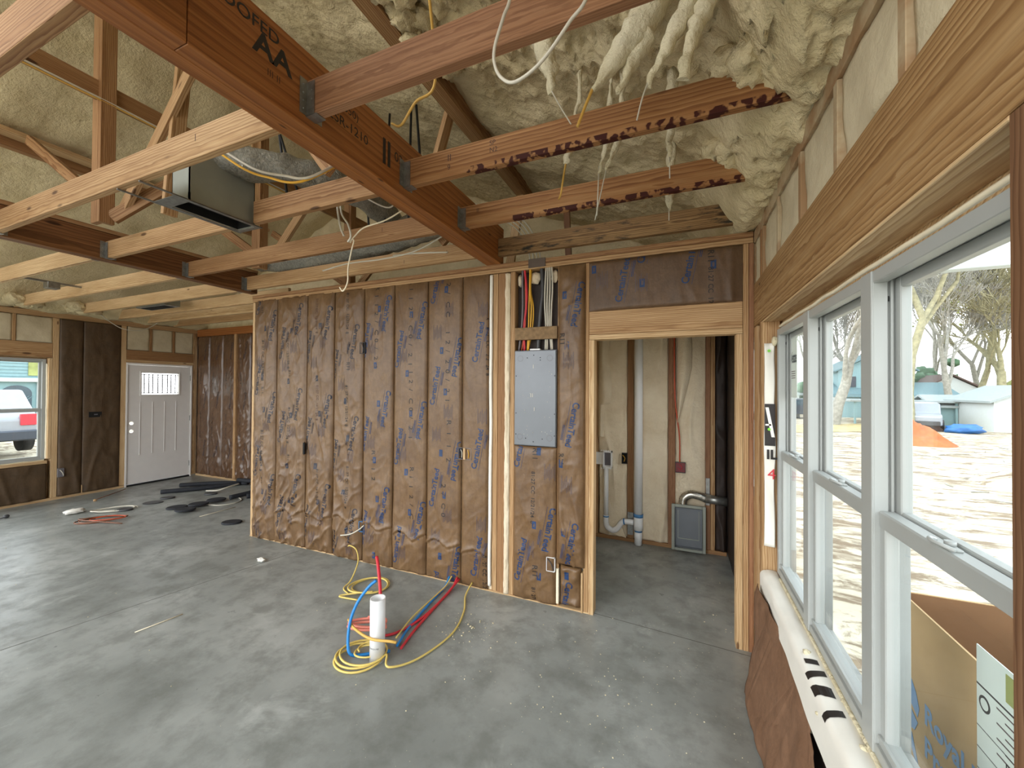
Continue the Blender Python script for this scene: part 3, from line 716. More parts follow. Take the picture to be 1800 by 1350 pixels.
plank('doorway_header', -.635, .379, 2.982, 3.078, 2.110, 2.285, 'pine', 'broad grained board of the doorway header', 'lumber')
# kraft pieces right of the studs
pr = logo(-1.201, 1.058, 'U', 'blue_ink')+logo(-.93, .771, 'D')+logo(-1.189, .152, 'U')+dots('R11', -1.079, 1.227, .06)+dots(R11, -1.09, 1.04, .045)+dots('R11', -1.073, .305, .06)+dots(R11, -1.08, .13, .045)+square(-1.03, 1.2)+square(-1.06, .62)+square(-1.02, .22)+smallprint(-.98, .98)+smallprint(-1.15, .36)
kraft_face('insulation_batt', -1.25, -.885, .014, 1.236, YW-.004, 'brown printed kraft faced batt below the steel panel', 31, .8, 'kraft', pr)
pr = logo(-.705, 2.52, 'D')+logo(-.745, 1.60, 'D')+logo(-.745, .69, 'D')+dots('R11', -.858, 2.13, .06)+dots('R11', -.862, 1.206, .06)+square(-.82, 2.42)+square(-.80, 2.03)+square(-.845, 1.12)+square(-.82, .60)+smallprint(-.83, 1.85)+smallprint(-.84, .9)
kraft_face('insulation_batt', -.878, -.662, .34, 2.66, YW-.006, 'tall narrow kraft faced batt between steel panel and doorway', 41, 1.3, 'kraft', pr, pil=.03)
pr = logo(-.80, .22, 'D')+square(-.80, .26)
kraft_face('insulation_batt', -.86, -.69, .03, .33, YW+.02, 'small recessed kraft scrap at the foot of the doorway stud', 45, 1.4, 'kraft', pr)
plank('stud_block', -.885, -.865, 2.975, 3.05, .03, .30, 'cream', 'short pale block at the foot of the stud beside the doorway', 'lumber')
plank('stud_block', -.690, -.676, 2.975, 3.05, .0, .30, 'pine_pale', 'short pale offcut against the doorway stud foot', 'lumber')
pr = logo(-.398, 2.334, 'U', 'blue_ink', .07)+logo(.051, 2.424, 'U', 'blue_ink', .07)+[pr_text('8', .07, -.262, 2.645, 0, 'blue_ink')]+logo(-.24, 2.60, 'U')+square(-.60, 2.60)+square(-.252, 2.462)+square(.205, 2.544)+dots('R11', .172, 2.645, .055)+dots(R11, .175, 2.53, .045)+smallprint(-.58, 2.45)+smallprint(-.3, 2.40)
kraft_face('insulation_batt', -.640, .385, 2.283, 2.66, YW-.004, 'wide dark kraft faced batt over the doorway header', 51, .6, 'kraft_mid', pr)

# electrical panel
e = empty('breaker_box', (-1.063, 2.985, 1.24), 'grey steel breaker panel box set between studs', 'electrical panel')
b = B(); b.box(-1.243, -.888, 2.968, 3.06, 1.240, 2.006, 'panel_grey', .004)
b.box(-1.12, -1.03, 2.985, 3.03, 2.006, 2.02, 'white_pvc', .003)
to_local(b.done('enclosure'), e)
b = B(); b.box(-1.238, -.893, 2.962, 2.9685, 1.246, 2.000, 'panel_grey', .002)
for (px, pz) in ((-1.19, 1.94), (-.94, 1.94), (-1.19, 1.31), (-.94, 1.31)):
    for j in range(20):
        a0, a1 = 2*math.pi*j/20, 2*math.pi*(j+1)/20
        b.poly([(px+r*math.cos(a), 2.9612, pz+r*math.sin(a)) for r, a in ((.022, a0), (.022, a1), (.0235, a1), (.0235, a0))], 'grey_ink')
for k in range(24):
    b.blob((-1.2+.28*random.random(), 2.9615, 1.3+.65*random.random()), (.0022, .0012, .004), 'white', 1)
for (px, pz) in ((-1.10, 1.63), (-1.085, 1.63), (-1.07, 1.52), (-1.08, 1.86)):
    b.box(px, px+.004, 2.9605, 2.962, pz, pz+.03, 'white')
to_local(b.done('cover'), e)
for (px, pz) in ((-1.075, 1.965), (-1.13, 1.945), (-1.02, 1.945), (-1.02, 1.925), (-1.075, 1.275), (-1.14, 1.30), (-1.0, 1.30), (-1.225, 1.5), (-1.225, 1.8), (-.90, 1.5), (-.90, 1.8), (-1.225, 1.33), (-.90, 1.33)):
    b = B(); b.tube([(px, 2.9635, pz), (px, 2.9605, pz)], .004, 'dark', 10); to_local(b.done('screw_hole'), e)
plank('wood_block', -1.245, -.886, 2.972, 3.0, 2.093, 2.192, 'block', 'weathered brown wood block nailed above the steel panel', 'lumber')
# bay above the panel: wires
for q, rr, lab in (((-1.09, 3.03, 2.60), (.05, .02, .05), 'tan insulation tuft between the yellow and dark grey panel cables'), ((-.925, 3.035, 2.6), (.03, .018, .05), 'tan insulation tuft right of the white panel cables'), ((-1.22, 3.03, 2.59), (.02, .018, .05), 'tan insulation tuft left of the red panel cable')):
    b = B(); b.blob(q, rr, 'batt', 3, .3); tag(b.done('insulation_tuft'), lab, 'insulation')
def feed(xs, m, r, lab, grp='cables dropping into the steel panel', y=3.0):
    xs = list(xs); z = [2.70, 2.50, 2.36, 2.20, 2.01]
    cable('electrical_cable', [(x, y+.004*i, zz) for i, (x, zz) in enumerate(zip(xs, z))], r, m, lab, grp)
feed((-1.19, -1.190, -1.19, -1.20, -1.225), 'grey', .008, 'purple-grey cable at the left of the panel feed bundle')
feed((-1.175, -1.155, -1.160, -1.178, -1.175), 'red', .009, 'red cable entering the top of the steel panel')
feed((-1.125, -1.130, -1.135, -1.14, -1.15), 'gold', .006, 'left yellow cable entering the steel panel')
feed((-1.12, -1.120, -1.112, -1.12, -1.14), 'gold', .006, 'middle yellow cable entering the steel panel', y=2.992)
feed((-1.115, -1.122, -1.100, -1.108, -1.145), 'gold', .006, 'right yellow cable entering the steel panel', y=3.006)
feed((-1.17, -1.165, -1.165, -1.17, -1.20), 'orange', .005, 'thin orange cable behind the red one')
feed((-1.03, -1.02, -1.035, -1.05, -1.06), 'dgrey', .017, 'thick dark grey service cable into the panel', y=3.012)
for k, (a, c) in enumerate(((-.985, -.995), (-.970, -.980), (-.955, -.945), (-.94, -.935))):
    feed((a, a-.012+.006*k, a-.014+.004*k, a-.006, c), 'white', .0065, 'white cable feeding the panel, %s from the doorway side' % ['fourth', 'third', 'second', 'first'][k], y=2.998)
b = B(); b.box(-1.13, -.985, 2.970, 2.9755, 2.672, 2.742, 'tape_dark', .001); tag(b.done('tape_patch'), 'dark grey tape patch across the top plates above the panel wires', 'tape')

# outlet boxes in the wall
def outlet(name, x, z, w2, h2, m, label, y=2.962, inner='dark', extras=()):
    b = B(); t_ = .004
    b.box(x-w2, x+w2, y, y+.03, z-h2, z-h2+t_, m); b.box(x-w2, x+w2, y, y+.03, z+h2-t_, z+h2, m)
    b.box(x-w2, x-w2+t_, y, y+.03, z-h2, z+h2, m); b.box(x+w2-t_, x+w2, y, y+.03, z-h2, z+h2, m)
    b.box(x-w2+t_, x+w2-t_, y+.018, y+.022, z-h2+t_, z+h2-t_, inner)
    for c, p in extras: b.tube(p, .0035, c, 6)
    return tag(b.done(name), label, 'electrical box', None)
outlet('outlet_box', -1.70, 1.135, .065, .05, 'grey', 'double wall box with white and yellow wire ends near the bare studs', extras=(('gold', [(-1.665, 2.965, 1.10), (-1.66, 2.96, 1.135), (-1.67, 2.966, 1.17)]), ('white', [(-1.73, 2.965, 1.10), (-1.725, 2.96, 1.14), (-1.74, 2.966, 1.17)])))
plank('stud_piece', -1.712, -1.69, 2.955, 2.962, 1.085, 1.185, 'pine_pale', 'pale stud face showing between the double wall boxes', 'lumber')
outlet('outlet_box', -2.824, .347, .05, .05, 'cardblue', 'blue low wall box with a white cable end sticking out')
cable('electrical_cable', [(-2.80, 2.955, .37), (-2.84, 2.93, .33), (-2.92, 2.90, .285), (-3.02, 2.88, .265)], .006, 'white', 'white cable end poking out of the low blue wall box')
outlet('outlet_box', -2.85, 2.083, .035, .055, 'black', 'small dark wall box high on the batt wall', extras=(('grey', [(-2.87, 2.965, 2.13), (-2.84, 2.955, 2.09), (-2.85, 2.965, 2.04)]),))
outlet('outlet_box', -.925, .33, .035, .055, 'white_pvc', 'pale wall box low beside the doorway', y=2.958, extras=(('dgrey', [(-.95, 2.96, .37), (-.92, 2.955, .34), (-.90, 2.96, .29)]),))
b = B()   # torn slit in the kraft
b.prism([(-3.66, 1.10), (-3.60, 1.13), (-3.585, 1.03), (-3.61, .99), (-3.645, 1.05)], 'y', 2.935, 2.945, 'kraft'); b.box(-3.61, -3.585, 2.930, 2.945, 1.0, 1.12, 'dark')
tag(b.done('torn_paper_flap'), 'torn kraft flap with a dark slit on the left part of the batt wall', 'insulation')

# ================================================================ SMALL ROOM behind the doorway
LB = YB-.02
def soft_batt(x0, x1, y, lab, sd, m='batt', z0=.04, z1=2.66, nm='insulation_batt', amp=1):
    b = B()
    def f(u, v):
        x = x0+(x1-x0)*u; z = z0+(z1-z0)*v; n = noise.fractal(Vector((x*4, z*2, sd)), 1, 2, 4)
        return Vector((x, y-amp*(.02*(1-abs(2*u-1)**4)+.015*n+.02*max(0, 1-abs(noise.noise(Vector((x*5, z*1.3, sd+4))))*4)), z))
    b.grid(24, 120, f, m, thick=(0, .06, 0)); return tag(b.done(nm), lab, 'insulation')
soft_batt(-.862, -.545, LB+.03, 'cream unfaced batt in the left bay of the small room', 1.5)
soft_batt(-.475, -.118, LB+.03, 'cream unfaced batt in the middle bay behind the white vent pipe', 4.5)
soft_batt(-.045, .245, LB+.03, 'cream unfaced batt in the right bay above the dryer box', 8.5)
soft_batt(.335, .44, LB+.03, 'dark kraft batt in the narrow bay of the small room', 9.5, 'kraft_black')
# loose rolled edges of the unfaced batts
b = B(); b.grid(12, 70, lambda u, v: Vector((-.862+(.13+.05*noise.noise(Vector((v*4, 2, 0))))*u*(1 if v > .25 else .5), LB-.005-.05*math.sin(math.pi*u), 1.15+1.5*v)), 'batt', thick=(0, .01, 0))
tag(b.done('insulation_fold'), 'loose cream fold of insulation in the left bay of the small room', 'insulation')
b = B(); b.grid(12, 70, lambda u, v: Vector((-.030+(.15+.04*noise.noise(Vector((v*5, 7, 0))))*u*min(1, v*2+.1), LB-.005-.05*math.sin(math.pi*u), 1.35+1.3*v)), 'batt', thick=(0, .01, 0))
tag(b.done('insulation_fold'), 'loose cream fold of insulation behind the red cable', 'insulation')
b = B(); b.prism([(-.84, .09), (-.55, .04), (-.62, .22), (-.72, .38), (-.80, .72), (-.845, .9)], 'y', LB-.012, LB, 'batt')
tag(b.done('insulation_fold'), 'flat pale insulation offcut behind the washer drain trap', 'insulation')
for (a, c, lab, m) in ((-.915, -.865, 'left corner stud of the small room', 'pine'), (-.540, -.475, 'stud left of the white vent pipe in the small room', 'pine2'), (-.115, -.046, 'stud carrying the red cable in the small room', 'pine_red'), (.246, .290, 'left stud of the pair right of the dryer box', 'pine_red'), (.292, .334, 'right stud of the pair right of the dryer box', 'pine')):
    plank('wall_stud', a, c, LB, LB+.089, .04, 2.66, m, lab, 'stud')
plank('bottom_plate', -.93, XR-.002, LB-.005, LB+.089, 0, .04, 'pine2', 'bottom plate at the back of the small room', 'lumber')
plank('top_plate', -.93, XR-.002, LB-.002, LB+.089, 2.662, 2.735, 'pine2', 'top plate at the back of the small room', 'lumber')
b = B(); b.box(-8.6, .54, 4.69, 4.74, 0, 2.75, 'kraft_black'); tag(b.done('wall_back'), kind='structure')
b = B(); b.box(-1.04, -.925, 3.09, 4.68, 0, 2.66, 'batt'); tag(b.done('wall_side'), kind='structure')
# vent pipe
e = empty('vent_pipe', (-.418, 4.535, 0), 'tall white plastic vent pipe rising from the small room floor', 'pipe')
b = B(); b.tube([(-.418, 4.535, .30), (-.418, 4.535, 2.9)], .044, 'white_pvc', 24); to_local(b.done('pipe'), e)
b = B(); b.tube([(-.418, 4.535, .16), (-.418, 4.535, .22), (-.418, 4.535, .33)], .050, 'white_pvc', 24, smooth_pts=False); b.tube([(-.418, 4.535, .30), (-.418, 4.535, .335)], .0515, 'cardblue', 24)
to_local(b.done('coupling'), e)
b = B(); b.tube([(-.418, 4.535, .0), (-.418, 4.535, .17)], .041, 'white_pvc', 24); b.tube([(-.418, 4.535, .14), (-.418, 4.535, .165)], .0425, 'cardblue', 20); to_local(b.done('pipe_stub'), e)
# washer box + trap
e = empty('washer_outlet_box', (-.80, 4.56, .80), 'white washer outlet box with drain pipe and trap', 'plumbing')
b = B(); b.box(-.80, -.70, 4.535, 4.545, .82, .835, 'white_pvc'); 
for q in ((-.80, -.70, .81, .825), (-.80, -.70, .985, 1.0), (-.80, -.787, .81, 1.0), (-.713, -.70, .81, 1.0)): b.box(q[0], q[1], 4.50, 4.56, q[2], q[3], 'white_pvc', .002)
b.box(-.79, -.71, 4.552, 4.556, .82, .99, 'grey'); b.box(-.92, -.80, 4.545, 4.552, .84, .98, 'white_pvc', .002)
for k in range(5): b.box(-.82+.025*k, -.808+.025*k, 4.50, 4.508, .80, .81, 'white_pvc'); b.box(-.82+.025*k, -.808+.025*k, 4.50, 4.508, 1.0, 1.012, 'white_pvc')
to_local(b.done('box'), e)
b = B(); b.tube([(-.765, 4.525, .82), (-.765, 4.525, .27)], .026, 'white_pvc', 18); to_local(b.done('drain_pipe'), e)
b = B(); b.tube([(-.765, 4.525, .28), (-.765, 4.525, .20), (-.745, 4.525, .145), (-.69, 4.525, .12), (-.64, 4.525, .15), (-.60, 4.525, .21), (-.56, 4.525, .235), (-.47, 4.53, .235)], .030, 'white_pvc', 16)
b.tube([(-.765, 4.525, .26), (-.765, 4.525, .275)], .032, 'cardblue', 16); b.tube([(-.575, 4.525, .232), (-.56, 4.525, .234)], .0325, 'cardblue', 16)
to_local(b.done('trap'), e)
b = B(); b.box(-.537, -.478, 4.572, 4.579, .08, .33, 'galv', .001); tag(b.done('nail_plate'), 'steel nail plate on the stud beside the vent pipe', 'metal plate', 'nail plates in the small room')
b = B(); b.box(.247, .285, 4.572, 4.579, .50, .78, 'galv', .001); tag(b.done('nail_plate'), 'long steel nail plate where the dryer duct crosses the studs', 'metal plate')
outlet('outlet_box', -.57, .925, .030, .06, 'black', 'black wall box with yellow wire left of the vent pipe', y=4.555, extras=(('gold', [(-.59, 4.56, .96), (-.565, 4.55, .93), (-.575, 4.56, .89)]),))
outlet('outlet_box', .005, .875, .05, .055, 'dgrey', 'dark square wall box with red wires below the red cable', y=4.535, inner='darkred', extras=(('red', [(-.01, 4.54, .91), (.02, 4.535, .88), (.005, 4.54, .85), (-.02, 4.54, .87)]),))
cable('electrical_cable', [(-.020, 4.55, 2.66), (-.055, 4.55, 2.3), (-.052, 4.55, 1.7), (-.035, 4.545, 1.45), (-.005, 4.54, 1.2), (-.003, 4.54, .93)], .007, 'orange', 'orange-red cable running down the stud to the square wall box')
# dryer box
e = empty('dryer_vent_box', (.085, 4.50, 0), 'grey recessed metal dryer vent box leaning on the studs', 'vent box')
b = B(); y0 = 4.49
for q in ((-.080, -.045, .02, .50), (.21, .245, .02, .50), (-.045, .21, .02, .055), (-.045, .21, .465, .50)): b.box(q[0], q[1], y0, y0+.012, q[2], q[3], 'duct_metal', .003)
to_local(b.done('flange'), e)
b = B(); b.box(-.050, .215, y0+.055, y0+.06, .05, .47, 'panel_grey')
for q in ((-.052, -.046, .05, .47), (.211, .217, .05, .47), (-.05, .215, .048, .054), (-.05, .215, .466, .472)): b.box(q[0], q[1], y0, y0+.06, q[2], q[3], 'panel_grey')
ring(b, 0, .01, 0, 0, 0, 0, 0, 'panel_grey', 0) if False else None
b.box(-.02, -.014, y0+.048, y0+.056, .14, .43, 'duct_metal'); b.box(.18, .186, y0+.048, y0+.056, .14, .43, 'duct_metal'); b.box(-.02, .186, y0+.048, y0+.056, .13, .138, 'duct_metal')
to_local(b.done('tray'), e)
e = empty('dryer_duct', (.1, 4.53, .5), 'crinkled foil elbow and round dryer duct above the grey vent box', 'duct')
b = B(); pts = spline([Vector(p) for p in ((.03, 4.53, .50), (.04, 4.53, .56), (.10, 4.53, .605), (.18, 4.53, .60), (.24, 4.53, .58))], 10)
b.tube(pts, [.040+(.005 if k % 2 else 0) for k in range(len(pts))], 'foil', 20, smooth_pts=False); to_local(b.done('flexible_elbow'), e)
b = B(); b.tube([(.235, 4.53, .58), (.438, 4.53, .565)], .044, 'galv', 24); to_local(b.done('straight_duct'), e)

# ================================================================ FRONT WALL (door and left window)
XFm = XF
b = B()
FW = (1.72, 2.655, .60, 2.085); DY0, DY1 = 3.545, 4.515
for q in ((-2.45, 1.40, 2.45, 2.8), (1.40, FW[0], 0, 2.8), (FW[1], DY0, 0, 2.8), (DY1, 4.75, 0, 2.8), (FW[0], FW[1], 0, FW[2]), (FW[0], FW[1], FW[3], 2.8), (DY0, DY1, 2.07, 2.8)):  # wide unseen gap under the first piece is added to daylight the floor
    b.box(-8.68, -8.65, q[0], q[1], q[2], q[3], 'pine_pale')
tag(b.done('wall_front'), kind='structure')
hung_window('window_4', FW[0], FW[1], FW[2], FW[3], 1.345, -1, -8.60)
plank('window_stud', -8.65, XF, 2.665, 2.70, .62, 2.10, 'pine_pale', 'inner stud right of the front window', 'stud')
plank('window_stud', -8.65, XF, 2.703, 2.765, .04, 2.70, 'pine_pale', 'pale full-height stud right of the front window', 'stud')
plank('window_stud', -8.65, XF, 1.65, 1.715, .04, 2.70, 'pine', 'full-height stud on the far left of the front window', 'stud')
plank('window_header', -8.65, XF-.002, 1.716, 2.70, 2.11, 2.32, 'pine', 'honey-coloured header above the front window', 'lumber')
plank('window_sill_plate', -8.65, XF+.004, 1.716, 2.664, .555, .595, 'pine_pale', 'rough sill under the front window', 'lumber')
b = B(); b.tube([(-8.585, 1.75+.1*k, .597+.006*random.random()) for k in range(10)], .010, 'foam_white', 6); b.tube([(-8.585, 2.66+.004*random.random(), .62+.1*k) for k in range(15)], .012, 'cream', 6)
tag(b.done('foam_bead'), 'bead of foam around the front window frame', 'foam bead')
for k, (y0, y1) in enumerate(((1.716, 2.31), (2.345, 2.70))):
    o = foam_fill('foam_infill', XF-.015, y0, y1, 2.325, 2.695, 60+k); tag(o, ['cream foam above the front window, left bay', 'cream foam above the front window, right bay'][k], 'insulation')
plank('cripple_stud', -8.65, XF-.002, 2.312, 2.344, 2.322, 2.70, 'pine', 'short stud between foam bays above the front window', 'stud')
for k, (y0, y1) in enumerate(((3.56, 3.86), (3.895, 4.20), (4.235, 4.53))):
    o = foam_fill('foam_infill', XF-.015, y0, y1, 2.31, 2.70, 70+k); tag(o, 'cream foam bay above the front door, %s of three' % ['left', 'middle', 'right'][k], 'insulation')
for k, y in enumerate((3.862, 4.202)): plank('cripple_stud', -8.65, XF-.002, y, y+.032, 2.305, 2.70, 'pine2', 'short stud above the front door header, %s one' % ['left', 'right'][k], 'stud')
plank('door_header', -8.65, XF, 3.545, 4.535, 2.145, 2.305, 'pine2', 'brown header board above the front door', 'lumber')
plank('door_header', -8.65, XF+.001, 3.545, 4.535, 2.10, 2.143, 'pine_pale', 'flat pale board under the front door header', 'lumber')
plank('door_stud', -8.65, XF, 3.475, 3.543, .04, 2.70, 'pine_pale', 'pale stud left of the front door', 'stud')
plank('door_stud', -8.65, XF, 4.537, 4.58, .04, 2.70, 'pine', 'stud right of the front door at the corner', 'stud')
plank('top_plate', -8.65, XF+.004, -2.6, 4.69, 2.702, 2.78, 'pine', 'double top plate along the front wall', 'lumber')
plank('door_header', -8.65, XF, -2.45, 1.40, 2.45, 2.70, 'pine2', 'long header over the unseen wide opening added for daylight at the left end of the front wall', 'lumber')
plank('bottom_plate', -8.65, XF+.004, 1.40, 3.54, 0, .038, 'pine_pale', 'pale bottom plate along the front wall', 'lumber')
def side_kraft(y0, y1, z0, z1, lab, sd, m='kraft_dark', amp=1.):
    b = B(); nu = int((y1-y0)/.02)+2; nv = int((z1-z0)/.025)+2
    def f(u, v):
        y = y0+(y1-y0)*u; z = z0+(z1-z0)*v; e_ = 1-abs(2*u-1)**6
        r = max(0, 1-abs(noise.noise(Vector((y*6, z*1.8, sd))))*3)**2; low = max(0, 1-z/1.3)
        return Vector((XF+.004+e_*(.014+amp*(.012*r*(.4+low)+.008*noise.fractal(Vector((y*7, z*3, sd)), 1, 2, 3))), y, z))
    b.grid(nu, nv, f, m, thick=(-.03, 0, 0)); return tag(b.done('insulation_batt'), lab, 'insulation')
side_kraft(2.770, 3.025, .04, 2.70, 'dark kraft batt beside the front window stud', 81)
side_kraft(3.028, 3.472, .04, 2.70, 'dark kraft batt with switch box left of the front door', 84)
side_kraft(1.72, 2.66, .04, .55, 'dark kraft batt below the front window', 88)
side_kraft(1.42, 1.64, .04, 2.70, 'narrow dark kraft facing on the front wall left of the window', 91)
b = B(); b.box(XF+.022, XF+.030, 3.09, 3.24, 1.20, 1.285, 'dark'); b.box(XF+.030, XF+.034, 3.15, 3.19, 1.235, 1.25, 'grey')
tag(b.done('outlet_box'), 'wide black switch box opening in the dark batt near the front door', 'electrical box')
b = B(); b.box(XF+.012, XF+.04, 2.76, 2.83, .33, .46, 'grey', .003); b.tube([(XF+.05, 2.78, .44), (XF+.07, 2.80, .40), (XF+.05, 2.82, .35)], .006, 'white', 6)
tag(b.done('outlet_box'), 'small grey wall box low beside the front window stud', 'electrical box')
plank('baseboard_scrap', XF+.02, XF+.03, 3.02, 3.03, .04, .16, 'pine_pale', 'thin pale wood sliver at the foot of the dark batt', 'lumber')
# front door
e = empty('door_1', (XF-.02, (DY0+DY1)/2, 0), None, None, None, 'structure')
b = B()
for q in ((DY0, DY0+.022, 0, 2.09), (DY1-.022, DY1, 0, 2.09), (DY0+.022, DY1-.022, 2.062, 2.09)): b.box(XF-.09, XF+.012, q[0], q[1], q[2], q[3], 'door', .002)
b.box(XF-.09, XF+.006, DY0+.02, DY1-.02, 0, .028, 'black')
to_local(b.done('door_frame'), e)
b = B(); D0, D1 = DY0+.025, DY1-.025; x1 = XF-.004; LY0, LY1, LZ0, LZ1 = 3.755, 4.300, 1.55, 1.925
HY0, HY1 = 3.588, 3.668
for q in ((D0, HY0, .035, 2.058), (HY1, LY0, .035, 2.058), (HY0, HY1, .035, .89), (HY0, HY1, .97, 1.025), (HY0, HY1, 1.105, 2.058), (LY1, D1, .035, 2.058), (LY0, LY1, .035, LZ0), (LY0, LY1, LZ1, 2.058)): b.box(x1-.042, x1, q[0], q[1], q[2], q[3], 'door')
for zz in (1.065, .93):
    i_ = b.mi('door'); cy_ = (HY0+HY1)/2; rg = []
    for xx in (x1, x1-.042):
        for sq in (0, 1):
            row = []
            for j in range(24):
                a = 2*math.pi*j/24; ca, sa = math.cos(a), math.sin(a); r = .030 if not sq else .04/max(abs(ca), abs(sa))
                row.append(b.bm.verts.new((xx, cy_+r*ca, zz+r*sa)))
            rg.append(row)
    for A_, B_ in ((0, 1), (2, 3), (0, 2)):
        for j in range(24):
            f = b.bm.faces.new((rg[A_][j], rg[A_][(j+1) % 24], rg[B_][(j+1) % 24], rg[B_][j])); f.material_index = i_
# four pressed vertical panels
for k in range(4):
    c = 3.69+.0+k*.175+.01; 
    for yy in (c,):
        b.box(x1, x1+.007, yy+.035, yy+.044, .52, 1.42, 'door', .002)
for (yy0, yy1, zz0, zz1) in ((LY0-.025, LY1+.025, LZ1, LZ1+.025), (LY0-.025, LY1+.025, LZ0-.025, LZ0), (LY0-.025, LY0, LZ0, LZ1), (LY1, LY1+.025, LZ0, LZ1)): b.box(x1, x1+.012, yy0, yy1, zz0, zz1, 'door', .003)
slab = b.done('door_slab'); to_local(slab, e)
b = B(); b.box(x1-.025, x1-.020, LY0, LY1, LZ0, LZ1, 'glass'); g = b.done('glass_lite'); to_local(g, e)
b = B()   # leaded pattern
W = LY1-LY0; H = LZ1-LZ0
def lead(a0, a1, c0, c1): b.box(x1-.020, x1-.016, LY0+W*a0, LY0+W*a1, LZ0+H*c0, LZ0+H*c1, 'dgrey')
for a in (.08, .20, .30, .44, .56, .70, .80, .92): lead(a-.011, a+.011, .04, .96)
for c in (.08, .92): lead(.0, 1.0, c-.014, c+.014)
for a, q in ((.08, .2), (.30, .44), (.56, .70), (.8, .92)):
    for c in (.3, .5, .7): lead(a, q, c-.012, c+.012)
for a, q in ((.2, .3), (.44, .56), (.7, .8)):
    for c in (.2, .4, .6, .8): lead(a, q, c-.012, c+.012)
to_local(b.done('lead_pattern'), e)
for zz in (1.85, 1.10, .25):
    b = B(); b.box(x1, x1+.006, D1-.010, D1+.008, zz-.05, zz+.05, 'galv', .001); to_local(b.done('hinge'), e)

# back-left wall
pm = 'kraft_shiny'
yb_x = [-8.53, -8.50, -8.13, -7.74, -7.35, -6.96, -6.57, -6.18, -5.79, -5.40, -5.01, -4.62]
for k in range(1, 11):
    pr = []
    if k < 7:
        for zz in (2.5, 1.6, .7): pr += [pr_text('CertainTeed', .06, yb_x[k]+.28, zz, math.radians(-101), 'navy_ink', .014)]
        pr += dots(R11, yb_x[k]+.12, 2.2, .05)+dots(R11, yb_x[k]+.12, 1.2, .05)
    kraft_face('insulation_batt', yb_x[k]+.003, yb_x[k+1]-.003, .04, 2.64, YB, 'glossy kraft faced batt on the hallway wall, %s from the front corner' % ['', 'first', 'second', 'third', 'fourth', 'fifth', 'sixth', 'seventh', 'eighth', 'ninth', 'tenth'][k], 100+k*2.3, 1.5, pm, pr, group='glossy kraft faced batts on the hallway wall')
b = B(); b.box(-8.535, -8.503, YB-.005, YB+.05, .04, 2.65, 'kraft_black'); tag(b.done('corner_strip'), 'dark kraft strip in the front corner beside the door', 'insulation')
plank('bottom_plate', -8.53, -4.6, YB-.01, YB+.08, 0, .038, 'pine_pale', 'bottom plate of the hallway wall', 'lumber')
plank('top_plate', -8.53, -4.6, YB-.012, YB+.08, 2.645, 2.78, 'beam', 'orange-brown double top plate of the hallway wall', 'lumber')
# short hallway partition returning from the batt wall
for k, (y0, y1) in enumerate(((3.08, 3.118), (3.50, 3.54), (3.92, 3.96), (4.34, 4.38))):
    plank('wall_stud', -4.505, -4.42, y0, y1, .04, 2.66, 'pine', 'hallway partition stud, %s behind the dividing wall end' % ['first', 'second', 'third', 'fourth'][k], 'stud')
plank('bottom_plate', -4.505, -4.42, 3.08, 4.58, 0, .038, 'pine', 'bottom plate of the hallway partition', 'lumber')
plank('top_plate', -4.60, -4.42, 3.08, 4.58, 2.662, 2.735, 'pine', 'top plate of the hallway partition', 'lumber')
plank('wall_stud', -7.36, -7.30, 4.545, 4.585, .04, 2.64, 'pine', 'slim stud standing in front of the hallway wall batts', 'stud')

# ================================================================ CEILING FRAMING
def add_text_board(b, s, size, x, y, z, m, ydir=1, bold=.0, narrow=1.0, flip=False):
    """text on a face looking towards +X, reading along -Y or +Y"""
    put_text(b, s, size, lambda u, v: Vector((x, y+ydir*u, z+v)), m, bold, narrow)
e = empty('main_beam', (-1.443, 3.0, 2.74), 'big orange-brown laminated beam running overhead to the top plate', 'beam')
plank('beam_ply', -1.443, -1.377, -1.0, .70, 2.738, 3.045, 'beam', parent=e); plank('beam_ply', -1.443, -1.3765, .702, 3.03, 2.738, 3.045, 'beam', parent=e)
plank('beam_ply', -1.510, -1.444, -1.0, 3.03, 2.738, 3.045, 'beam', parent=e)
b = B()   # stamped ink, reading along +Y away from the camera
add_text_board(b, 'PROOFED', .062, -1.3758, .72, 2.965, 'black_ink', 1, .01); add_text_board(b, 'III', .03, -1.3758, .70, 2.90, 'brown_ink', 1)
add_text_board(b, 'AA', .11, -1.3758, .90, 2.885, 'black_ink', 1, .03); add_text_board(b, 'III II', .035, -1.3758, .95, 2.83, 'brown_ink', 1)
add_text_board(b, '(2850)', .05, -1.3758, 1.26, 2.93, 'black_ink', 1); add_text_board(b, 'ESR-1210', .06, -1.3758, 1.22, 2.855, 'black_ink', 1, .005)
b.box(-1.3765, -1.3757, 1.555, 1.575, 2.83, 2.96, 'black_ink'); b.box(-1.3765, -1.3757, 1.59, 1.61, 2.83, 2.96, 'black_ink')
add_text_board(b, '02', .07, -1.3758, 1.64, 2.89, 'black_ink', 1, .005); add_text_board(b, '1210', .05, -1.3758, 2.55, 2.93, 'black_ink', 1)
to_local(b.done('ink_stamp'), e)
e2 = empty('second_beam', (-4.55, 2.9, 2.77), 'dark brown beam crossing the far part of the ceiling', 'beam')
plank('beam_ply', -4.545, -4.50, -1.0, 3.03, 2.772, 3.0, 'lvl', parent=e2); plank('beam_ply', -4.60, -4.547, -1.0, 3.03, 2.772, 3.0, 'lvl', parent=e2)
plank('beam_cap', -4.75, -4.49, -1.0, 3.03, 3.002, 3.035, 'pine2', parent=e2); plank('beam_cap_edge', -4.80, -4.755, -1.0, 3.03, 3.002, 3.10, 'lvl', parent=e2)

